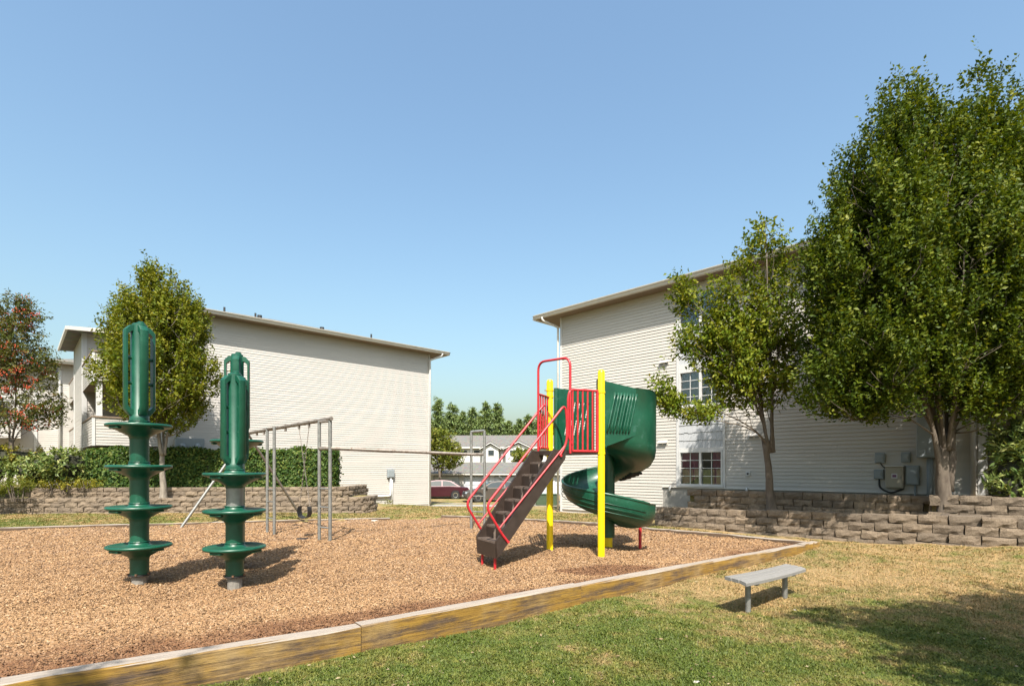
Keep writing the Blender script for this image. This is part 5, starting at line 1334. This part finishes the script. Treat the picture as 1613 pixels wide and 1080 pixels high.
tree('maple_tree', 'slender yellowing tree on the terrace between the windows and tallest tree', tb2,
     [(*T2(1150, 520)[:3], .05), (*T2(1208, 400)[:3], .06), (*T2(1235, 500)[:3], .045), (*T2(1120, 500, -.3)[:3], .04), (*T2(1060, 625, -.5)[:3], .03), (*T2(1090, 660, -.4)[:3], .028), (*T2(1180, 470, .5)[:3], .04)],
     e2, 330, 16, 11, .14, .095, .056, 'leaf_mid', 'bark', .095, up=.7, spread=.8, slen=.34, inner=.35, group=GT, seed=5, fork=fk2, droop=.2, flat=.8, extra=(ex, 16, .14, .1))
# round tree in front of the left building
tb1 = (*D(257, 785, 17.9)[:2], .56)
def T1(px, py, dy=0): return D(px, py, 17.9+dy)
e1_ = []
for (px, py, rx, rz, dy) in ((250, 600, 1.70, 1.5, 0), (248, 540, 1.50, 1.5, 0), (250, 485, .98, 1.1, 0), (250, 450, .5, .75, 0), (215, 500, .6, .8, 0), (285, 510, .7, .8, 0), (258, 655, 1.1, .75, 0), (197, 585, .55, .9, 0), (308, 600, .6, 1.0, 0)):
    p = T1(px, py, dy); e1_.append((p[0], p[1], p[2], rx, rx, rz))
tree('hornbeam_tree', 'round dense olive green tree behind the left climbing post', tb1,
     [(*T1(200, 560)[:3], .05), (*T1(250, 470)[:3], .07), (*T1(300, 550)[:3], .05), (*T1(245, 560, .8)[:3], .05), (*T1(240, 560, -.8)[:3], .05)],
     e1_, 640, 16, 11, .18, .10, .058, 'leaf_round', 'bark_pale', .10, up=1.1, spread=.6, slen=.36, inner=.5, group=GT, seed=8, fork=T1(256, 700))
# rowan with berries
tbr = (*D(14, 780, 18.7)[:2], .60)
def TR(px, py, dy=0): return D(px, py, 18.7+dy)
er = []
for (px, py, rx, rz, dy) in ((15, 560, .95, 1.0, 0), (30, 500, .5, .6, 0), (-30, 560, 1.0, 1.4, 0), (50, 570, .55, .5, 0), (40, 640, .85, .7, 0), (60, 660, .5, .45, 0), (-20, 650, .9, .8, 0), (5, 510, .5, .7, 0), (65, 600, .35, .35, 0), (22, 480, .22, .35, 0)):
    p = TR(px, py, dy); er.append((p[0], p[1], p[2], rx*1.12, rx*1.12, rz*1.12))
rw = tree('rowan_tree', 'rowan tree with clusters of red berries at the left edge', tbr,
     [(*TR(20, 520)[:3], .045), (*TR(60, 600)[:3], .03), (*TR(-30, 560)[:3], .04), (*TR(50, 650)[:3], .03)],
     er, 230, 15, 12, .17, .10, .042, 'leaf_rowan', 'bark', .085, gap=-1.2, up=.3, spread=.9, slen=.36, inner=.3, group=GT, seed=12, fork=TR(20, 690), droop=.3)
ccb, Pb = crown_pts(er, 190, 1, .1, .92, np.random.default_rng(5)); m = MB()
rb2 = np.random.default_rng(6)
for p in Pb:
    for k in range(22):
        q = p+rb2.normal(size=3)*np.array([.10, .10, .06]); s_ = .026
        m.add([q+np.array(v)*s_ for v in ((1,0,0),(-1,0,0),(0,1,0),(0,-1,0),(0,0,1),(0,0,-1))], [(0,2,4),(2,1,4),(1,3,4),(3,0,4),(2,0,5),(1,2,5),(3,1,5),(0,3,5)])
tag(m.build('berries', M['berry'], rw, smooth=True), kind='stuff')
# trees behind the camera whose shadows lie on the front lawn
e4 = [(5.6, 1.8, 4.6, 1.6, .95, .8), (4.15, 2.1, 4.9, .75, .45, .45), (6.6, 2.0, 4.8, 1.6, 1.0, .8), (5.0, .9, 4.4, 1.5, 1.0, .7), (6.8, .6, 4.4, 2.0, 1.2, 1.2), (5.5, -.3, 4.6, 1.6, 1.0, 1.0), (7.4, 2.7, 5.0, .8, .5, .4)]
tree('shade_tree', 'leafy tree beside the lawn casting the broad shadow at lower right', (6.9, .9, -.2), [(6.6, 1.0, 5.0, .06), (7.4, .8, 5.8, .06), (5.9, 1.1, 4.4, .05), (7.2, -.2, 4.8, .05)],
     e4, 420, 15, 10, .24, .13, .075, 'leaf_big', 'bark', .13, group=GT, seed=21, fork=(6.9, .9, 2.2), gap=-1.5)
e5 = [(-2.6, -1.6, 4.6, 1.2, 1.2, 1.4), (-2.5, -1.2, 5.9, .7, .7, 1.0), (-3.4, -1.8, 4.4, 1.0, 1.0, 1.0)]
tree('shade_tree', 'leafy tree by the front timber casting a small shadow at lower left', (-2.7, -1.6, -.27), [(-2.5, -1.3, 5.8, .05), (-3.3, -1.8, 4.6, .05)],
     e5, 90, 12, 10, .22, .13, .075, 'leaf_big', 'bark', .11, group=GT, seed=22, fork=(-2.7, -1.6, 2.6))

def bush(name, label, ells, n, ll, lw, leafm, cat='shrub', group=None, seed=1, up=.6, nl=7, slen=.2, flat=.5, core=True, inner=.7):
    r = np.random.default_rng(seed); E = np.array(ells, float); base = (E[:, 0].mean(), E[:, 1].mean(), (E[:, 2]-E[:, 5]).min())
    t = thing(name, base, label, cat, group)
    m = MB()
    for e in E:
        for k in range(5):
            q = r.normal(size=3)*.35; m.tube([(e[0]+q[0]*.2, e[1]+q[1]*.2, base[2]-.1), (e[0]+q[0]*e[3], e[1]+q[1]*e[4], e[2]+e[5]*.6*abs(q[2])+.1)], [.025, .008], 6)
    m.build('stems', M['bark'], t)
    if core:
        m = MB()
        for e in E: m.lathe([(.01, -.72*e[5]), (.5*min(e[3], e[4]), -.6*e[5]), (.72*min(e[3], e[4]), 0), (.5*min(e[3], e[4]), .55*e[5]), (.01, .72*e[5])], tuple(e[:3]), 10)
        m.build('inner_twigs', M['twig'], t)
    cc, P = crown_pts(ells, n, 6, .07, inner, r); X = leaves_on(P, base[:2], up, .9, nl, slen, ll, lw, r, .1, flat=flat)
    leaf_obj('foliage', *X, M[leafm], t); return t
def hedge(label, path, z0, z1, th, n, seed=2):
    r = np.random.default_rng(seed); t = thing('hedge', (*path[0], z0), label, 'hedge')
    pts = [Vector(p) for p in path]; seg = [(pts[i+1]-pts[i]).length for i in range(len(pts)-1)]; tot = sum(seg)
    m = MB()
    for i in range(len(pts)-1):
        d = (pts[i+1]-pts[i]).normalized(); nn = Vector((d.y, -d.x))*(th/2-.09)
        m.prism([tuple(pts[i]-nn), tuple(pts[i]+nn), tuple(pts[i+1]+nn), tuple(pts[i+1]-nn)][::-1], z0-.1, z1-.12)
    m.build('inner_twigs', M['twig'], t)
    u = r.random(n)*tot; C = np.zeros((n, 3)); Nn = np.zeros((n, 3)); acc = 0
    for i, L_ in enumerate(seg):
        k = (u >= acc) & (u < acc+L_); f = ((u[k]-acc)/L_)[:, None]
        a = np.array(pts[i]); b_ = np.array(pts[i+1]); d = unit(b_-a); nv = np.array([d[1], -d[0]])
        q = a+(b_-a)*f; cnt = k.sum(); face = r.random(cnt); side = np.where(face < .60, 1, np.where(face < .68, -1, 0))
        wob = .05*np.sin(q[:, 0]*3.1)+.04*np.sin(q[:, 0]*7.3+1)
        off = np.where(side == 0, (r.random(cnt)-.5)*th, side*(th/2+wob)); zz = np.where(side == 0, z1+wob+.03*r.normal(size=cnt), z0+(z1-z0)*r.random(cnt))
        C[k, :2] = q+nv*(off+r.normal(size=cnt)*.045)[:, None]; C[k, 2] = zz+r.normal(size=cnt)*.02
        Nn[k, :2] = nv*side[:, None]*1.0; Nn[k, 2] = np.where(side == 0, 1, .35); acc += L_
    # both ends
    ne = n//16; e = r.random((ne, 2)); d = unit(np.array(pts[-1]-pts[-2])); nv = np.array([d[1], -d[0]])
    Ce = np.zeros((ne, 3)); Ce[:, :2] = np.array(pts[-1])+nv*((e[:, :1]-.5)*th)+d*(.05*r.normal(size=(ne, 1))); Ce[:, 2] = z0+(z1-z0)*e[:, 1]; Ne = np.tile([d[0], d[1], .4], (ne, 1))
    C = np.concatenate([C, Ce]); Nn = unit(np.concatenate([Nn, Ne])+r.normal(size=(n+ne, 3))*.45)
    A = unit(np.cross(Nn, r.normal(size=C.shape))+np.array([0, 0, -.15])); nn_ = len(C); sz = .6+.7*r.random(nn_)
    leaf_obj('foliage', C, A, Nn, .10*sz, .06*sz, r.random(nn_), M['leaf_hedge'], t); return t
hedge('long clipped green hedge on top of the left block wall', [D(147, 700, 18.75)[:2], (-13, 19.0), (-10, 19.35), (-7.6, 19.55), D(530, 700, 19.75)[:2]], .86, 2.20, .75, 30000)
def E_(px, py, Y, rx, rz, ry=None): p = D(px, py, Y); return (p[0], p[1], p[2], rx, ry or rx, rz)
bush('laurel_shrub', 'broad leaved dark shrub in front of the left balconies', [E_(100, 735, 18.3, .75, .62), E_(70, 738, 18.2, .6, .5), E_(125, 735, 18.6, .5, .55), E_(45, 742, 18.0, .5, .45)], 260, .13, .06, 'leaf_laurel', group='shrubs on the left terrace', seed=4)
bush('laurel_shrub', 'smaller broad leaved shrub beside the rowan trunk', [E_(48, 748, 18.0, .42, .40), E_(-22, 742, 18.0, .7, .55)], 130, .12, .06, 'leaf_laurel', group='shrubs on the left terrace', seed=14)
bush('golden_shrub', 'yellow green shrub behind the rowan trunk at far left', [E_(20, 722, 19.0, .8, .40), E_(50, 722, 19.2, .5, .35), E_(-20, 720, 18.8, .8, .5)], 150, .09, .05, 'leaf_yellow', group='shrubs on the left terrace', seed=6)
bush('ground_cover', 'low yellow creeping plants on top of the upper left wall', [E_(85, 764, 17.95, .45, .16), E_(110, 764, 18.0, .5, .17), E_(138, 763, 18.1, .4, .15)], 90, .06, .035, 'leaf_yellow', cat='plant', seed=7, core=False)
bush('grass_tuft', 'tuft of green weeds beside the rowan base', [E_(30, 770, 16.9, .35, .22), E_(-5, 772, 16.8, .4, .25)], 50, .22, .02, 'leaf_lime', cat='plant', seed=17, up=1.5, core=False)
bush('rhododendron', 'pale leaved rhododendron by the corner at right edge', [E_(1602, 740, 10.4, .40, .5), E_(1608, 700, 10.5, .36, .5), E_(1640, 720, 10.4, .55, .8), E_(1592, 765, 10.3, .26, .26)], 190, .17, .052, 'leaf_laurel', seed=9, up=.9, nl=8, slen=.14, inner=.6)
for (px, py, lb_) in ((610, 795, 'small weed tuft at the foot of the left wall under the conduit'), (598, 797, 'small weed tuft at the foot of the left wall by the block wall end')):
    p = D(px, py, 25.6); bush('weed', lb_, [(p[0], p[1], -.18, .18, .18, .18)], 8, .12, .03, 'leaf_lime', cat='plant', seed=int(px), core=False)
# background trees
GB = 'trees behind the parking lot'
def btree(name, label, px, py_top, py_bot, Y, rx, leafm, n, seed, ll=.3):
    p = D(px, (py_top+py_bot)/2, Y); h = (py_bot-py_top)/F*Y/2
    tree(name, label, (p[0], p[1], -.7), [(p[0]-rx*.4, p[1], p[2], .08), (p[0]+rx*.3, p[1], p[2]+h*.5, .08)], [(p[0], p[1], p[2], rx, rx, h), (p[0]+rx*.3, p[1], p[2]-h*.25, rx*.9, rx, h*.7), (p[0]-rx*.25, p[1], p[2]+h*.3, rx*.6, rx*.6, h*.7)], n, 10, 9, rx*.13, ll, ll*.62, leafm, 'bark', .14, seed=seed, group=GB, fork=(p[0], p[1], p[2]-h*.9), inner=.4, slen=ll*2.2)
btree('lime_tree', 'yellow green round tree at the corner of left building', 693, 678, 745, 44, 1.55, 'leaf_lime', 130, 31, .2)
btree('lime_tree', 'small yellowish tree before the white townhouse, right of the garages', 822, 708, 742, 55, 1.15, 'leaf_lime', 70, 32, .2)
def conifer(label, px, py_top, Y, rad, seed):
    r = np.random.default_rng(seed); p = D(px, py_top, Y); z1 = p[2]; z0 = -.8
    t = thing('conifer_tree', (p[0], p[1], z0), label, 'tree', 'tall conifers behind the townhouses')
    m = MB(); m.tube([(p[0], p[1], z0), (p[0], p[1], z1-.3)], [.22, .03], 7); m.build('trunk', M['bark'], t)
    nb = 360; hfr = r.random(nb)**.8; az = r.random(nb)*6.283
    hz = z1-.2-(z1-z0-1.0)*hfr; Lb = 1.25*rad*(.12+.88*hfr**.75)*(.7+.5*r.random(nb)); 
    k = 24; tt = np.tile((np.arange(k)+.7)/k, (nb, 1))
    dirx = np.stack([np.cos(az), np.sin(az), np.full(nb, -.18)+.35*(1-hfr)], 1)
    C = np.stack([np.full(nb, p[0]), np.full(nb, p[1]), hz], 1)[:, None, :]+dirx[:, None, :]*(tt*Lb[:, None])[..., None]
    C[..., 2] -= (.25*Lb[:, None]*tt**2)
    A = dirx[:, None, :]*.6+r.normal(size=(nb, k, 3))*.6; Nn = np.array([0, 0, 1.])+r.normal(size=(nb, k, 3))*.5
    C = C.reshape(-1, 3)+r.normal(size=(nb*k, 3))*.10; n = len(C); sz = .6+.7*r.random(n)
    tint = np.clip(np.repeat(r.random(nb)*.6, k)+.4*r.random(n), 0, 1)
    leaf_obj('needles', C, A.reshape(-1, 3), unit(Nn.reshape(-1, 3)), .50*sz, .17*sz, tint, M['leaf_conifer'], t)
KL = ['with a thin bare tip', 'that is broad and dense', 'with a narrow pointed crown', 'with two thin tops', 'with drooping boughs', 'that is low and bushy']
for i, (px, py, Y, rd, wh) in enumerate(((669, 640, 96, 2.6, 'tall conifer hidden half behind the left building corner'), (690, 624, 96, 2.3, 'pointed conifer just right of the left building corner'), (712, 634, 100, 3.2, 'broad conifer, second from the left building corner'), (728, 648, 98, 2.6, 'shorter conifer in the dip left of the ladder frame'), (744, 641, 100, 2.7, 'slim conifer above the small steel ladder frame'), (765, 634, 95, 2.9, 'dense tall conifer right of the small steel ladder frame'), (783, 634, 97, 2.8, 'dense tall conifer in the middle of the gap between buildings'), (800, 662, 99, 2.5, 'short conifer in the dip left of the red handrails'), (818, 660, 101, 2.4, 'slim short conifer behind the left red handrail'), (833, 652, 96, 2.7, 'conifer behind the red hoop and stair rails'), (852, 650, 98, 2.7, 'conifer behind the yellow post of the tower'), (872, 655, 97, 2.8, 'conifer beside the corner of the right building'), (755, 655, 104, 3.4, 'rear conifer filling the gap above the townhouse roof'), (703, 660, 104, 3.4, 'rear conifer above the yellow green round tree'), (815, 668, 105, 3.2, 'rear low conifer above the townhouse gable'))):
    conifer(wh, px, py, Y, rd, 40+i)

# ------------------------------------------------------------------ loose wood chips
def sample(n, near, far, ylo, yhi, keep):
    out = []
    while sum(len(o) for o in out) < n:
        k = n*2; Y = 1/(1/ylo+(1/yhi-1/ylo)*rng.random(k)); X = (rng.random(k)*2.65-1.15)*Y
        ok = keep(X, Y); out.append(np.stack([X[ok], Y[ok]], 1))
    return np.concatenate(out)[:n]
BEDI = BED
XY = sample(290000, 0, 0, 3.2, 16.8, lambda x, y: in_poly(x, y, BEDI))
n = len(XY); z = bed_z(XY[:, 0], XY[:, 1])
far = np.clip(XY[:, 1]/8, 1, 1.5)
L_ = (.012+.020*rng.random(n)**1.6+.03*(rng.random(n) < .03))*far; w_ = (.0035+.006*rng.random(n))*far; az = rng.random(n)*6.283
tilt = rng.normal(size=n)*.32; roll = rng.normal(size=n)*.4
d = np.stack([np.cos(az)*np.cos(tilt), np.sin(az)*np.cos(tilt), np.sin(tilt)], 1); s = np.stack([-np.sin(az)*np.cos(roll), np.cos(az)*np.cos(roll), np.sin(roll)], 1); nn = np.cross(d, s); nn *= np.sign(nn[:, 2:3]+1e-9)
c = np.stack([XY[:, 0], XY[:, 1], z+.004+.016*rng.random(n)], 1)
a = d*L_[:, None]*.5; b = s*w_[:, None]; h = nn*(.004*far[:, None])
V = np.stack([c-a-b, c+a*.9-b*.7, c+a-h*.2, c+a*.8+b*.8, c-a*.9+b, c-a*.7+h*1.5, c+a*.7+h*1.5], 1).reshape(-1, 3)
i = np.arange(n)*7
Fc = np.concatenate([np.stack([i, i+1, i+6, i+5], 1), np.stack([i+5, i+6, i+3, i+4], 1), np.stack([i+1, i+2, i+3, i+6], 1)])
tag(link('wood_chips', raw_mesh('wood_chips', V, Fc, tint=np.repeat(rng.random(n), 7)), M['chip']), 'loose brown wood chips covering the playground bed', 'wood chips', kind='stuff')
# a few chips spilled on the lawn beside the back corner
# ------------------------------------------------------------------ grass
def front(x, y):
    below = (Vector((0, 0)) is not None)
    t_ = np.interp(x, [p[0] for p in FRONT]+[6.2], [p[1] for p in FRONT]+[11.0])-.22
    wall = 14.4-(x-3.96)*(4.94/5.02)-.35
    right = (x > 6.15) & (y < wall) | ((y < t_))
    return right & (y < wall) & ~in_poly(x, y, BED)
P_ = sample(390000, 0, 0, 3.6, 13.5, front)
def back(x, y):
    tb_ = np.interp(x, [p[0] for p in BACK2[::-1]]+[p[0] for p in BACK[::-1]], [p[1] for p in BACK2[::-1]]+[p[1] for p in BACK[::-1]])+.15
    lim = np.interp(x, [-18, -6.4, -5.0, -4.9, -2.5, 1.7, 2.4, 3.6, 6], [17.0, 17.75, 18.0, 26, 28, 20.6, 19.8, 14.6, 11.2])
    return (y > tb_) & (y < lim) & ~in_poly(x, y, BED)
Q_ = sample(85000, 0, 0, 11.0, 27, back)
XY = np.concatenate([P_, Q_]); n = len(XY); z = gz(XY[:, 0], XY[:, 1])+bumps(XY[:, 0]*1.3, XY[:, 1]*1.3)*.55
cl = np.sin(XY[:, 0]*5.1+np.sin(XY[:, 1]*3.3)*2)*np.sin(XY[:, 1]*6.3+np.sin(XY[:, 0]*2.7)*2)
far = np.clip(XY[:, 1]/8, 1, 2.6)
hgt = (.010+.018*rng.random(n)+.010*np.clip(cl, 0, 1))*np.clip(far, 1, 1.25); wd = (.0028+.0026*rng.random(n))*far*1.25; az = rng.random(n)*6.283; le = .4+1.6*rng.random(n)
base = np.stack([XY[:, 0], XY[:, 1], z-.004], 1); sd_ = np.stack([np.cos(az), np.sin(az), np.zeros(n)], 1); ld = np.stack([-np.sin(az), np.cos(az), np.zeros(n)], 1)
tip = base+np.array([0, 0, 1.])*hgt[:, None]+ld*(hgt*le)[:, None]; midp = base+np.array([0, 0, .6])*hgt[:, None]+ld*(hgt*le*.35)[:, None]
V = np.stack([base-sd_*wd[:, None], base+sd_*wd[:, None], midp+sd_*wd[:, None]*.7, tip, midp-sd_*wd[:, None]*.7], 1).reshape(-1, 3)
i = np.arange(n)*5
Fc = np.concatenate([np.stack([i, i+1, i+2], 1), np.stack([i, i+2, i+4], 1), np.stack([i+4, i+2, i+3], 1)])
tag(link('grass', raw_mesh('grass', V, Fc, tint=np.repeat(rng.random(n)**1.5, 5)), M['blade']), 'short half dry lawn grass around the playground', 'grass', kind='stuff')

# fallen leaves and straw on the lawn
K_ = 1000; L1_ = sample(K_, 0, 0, 3.6, 11, front); zl = gz(L1_[:, 0], L1_[:, 1])+bumps(L1_[:, 0]*1.3, L1_[:, 1]*1.3)*.55
holder = thing('fallen_leaves', (0, 0, 0), 'dry tan leaves scattered over the front lawn', 'leaves'); holder['kind'] = 'stuff'
Cc = np.stack([L1_[:, 0], L1_[:, 1], zl+.022], 1); Aa = rng.normal(size=(K_, 3))*np.array([1, 1, .25]); Nl = unit(np.array([0, 0, 1.])+rng.normal(size=(K_, 3))*.4)
M['dry_leaf'] = leaf_mat('dry_leaves', [(.12, .08, .045), (.19, .14, .08), (.27, .215, .135)], .1, .7)
leaf_obj('leaf_litter', Cc, Aa, Nl, .018+.035*rng.random(K_)**2, .010+.018*rng.random(K_)**2, rng.random(K_), M['dry_leaf'], holder)['kind'] = 'stuff'
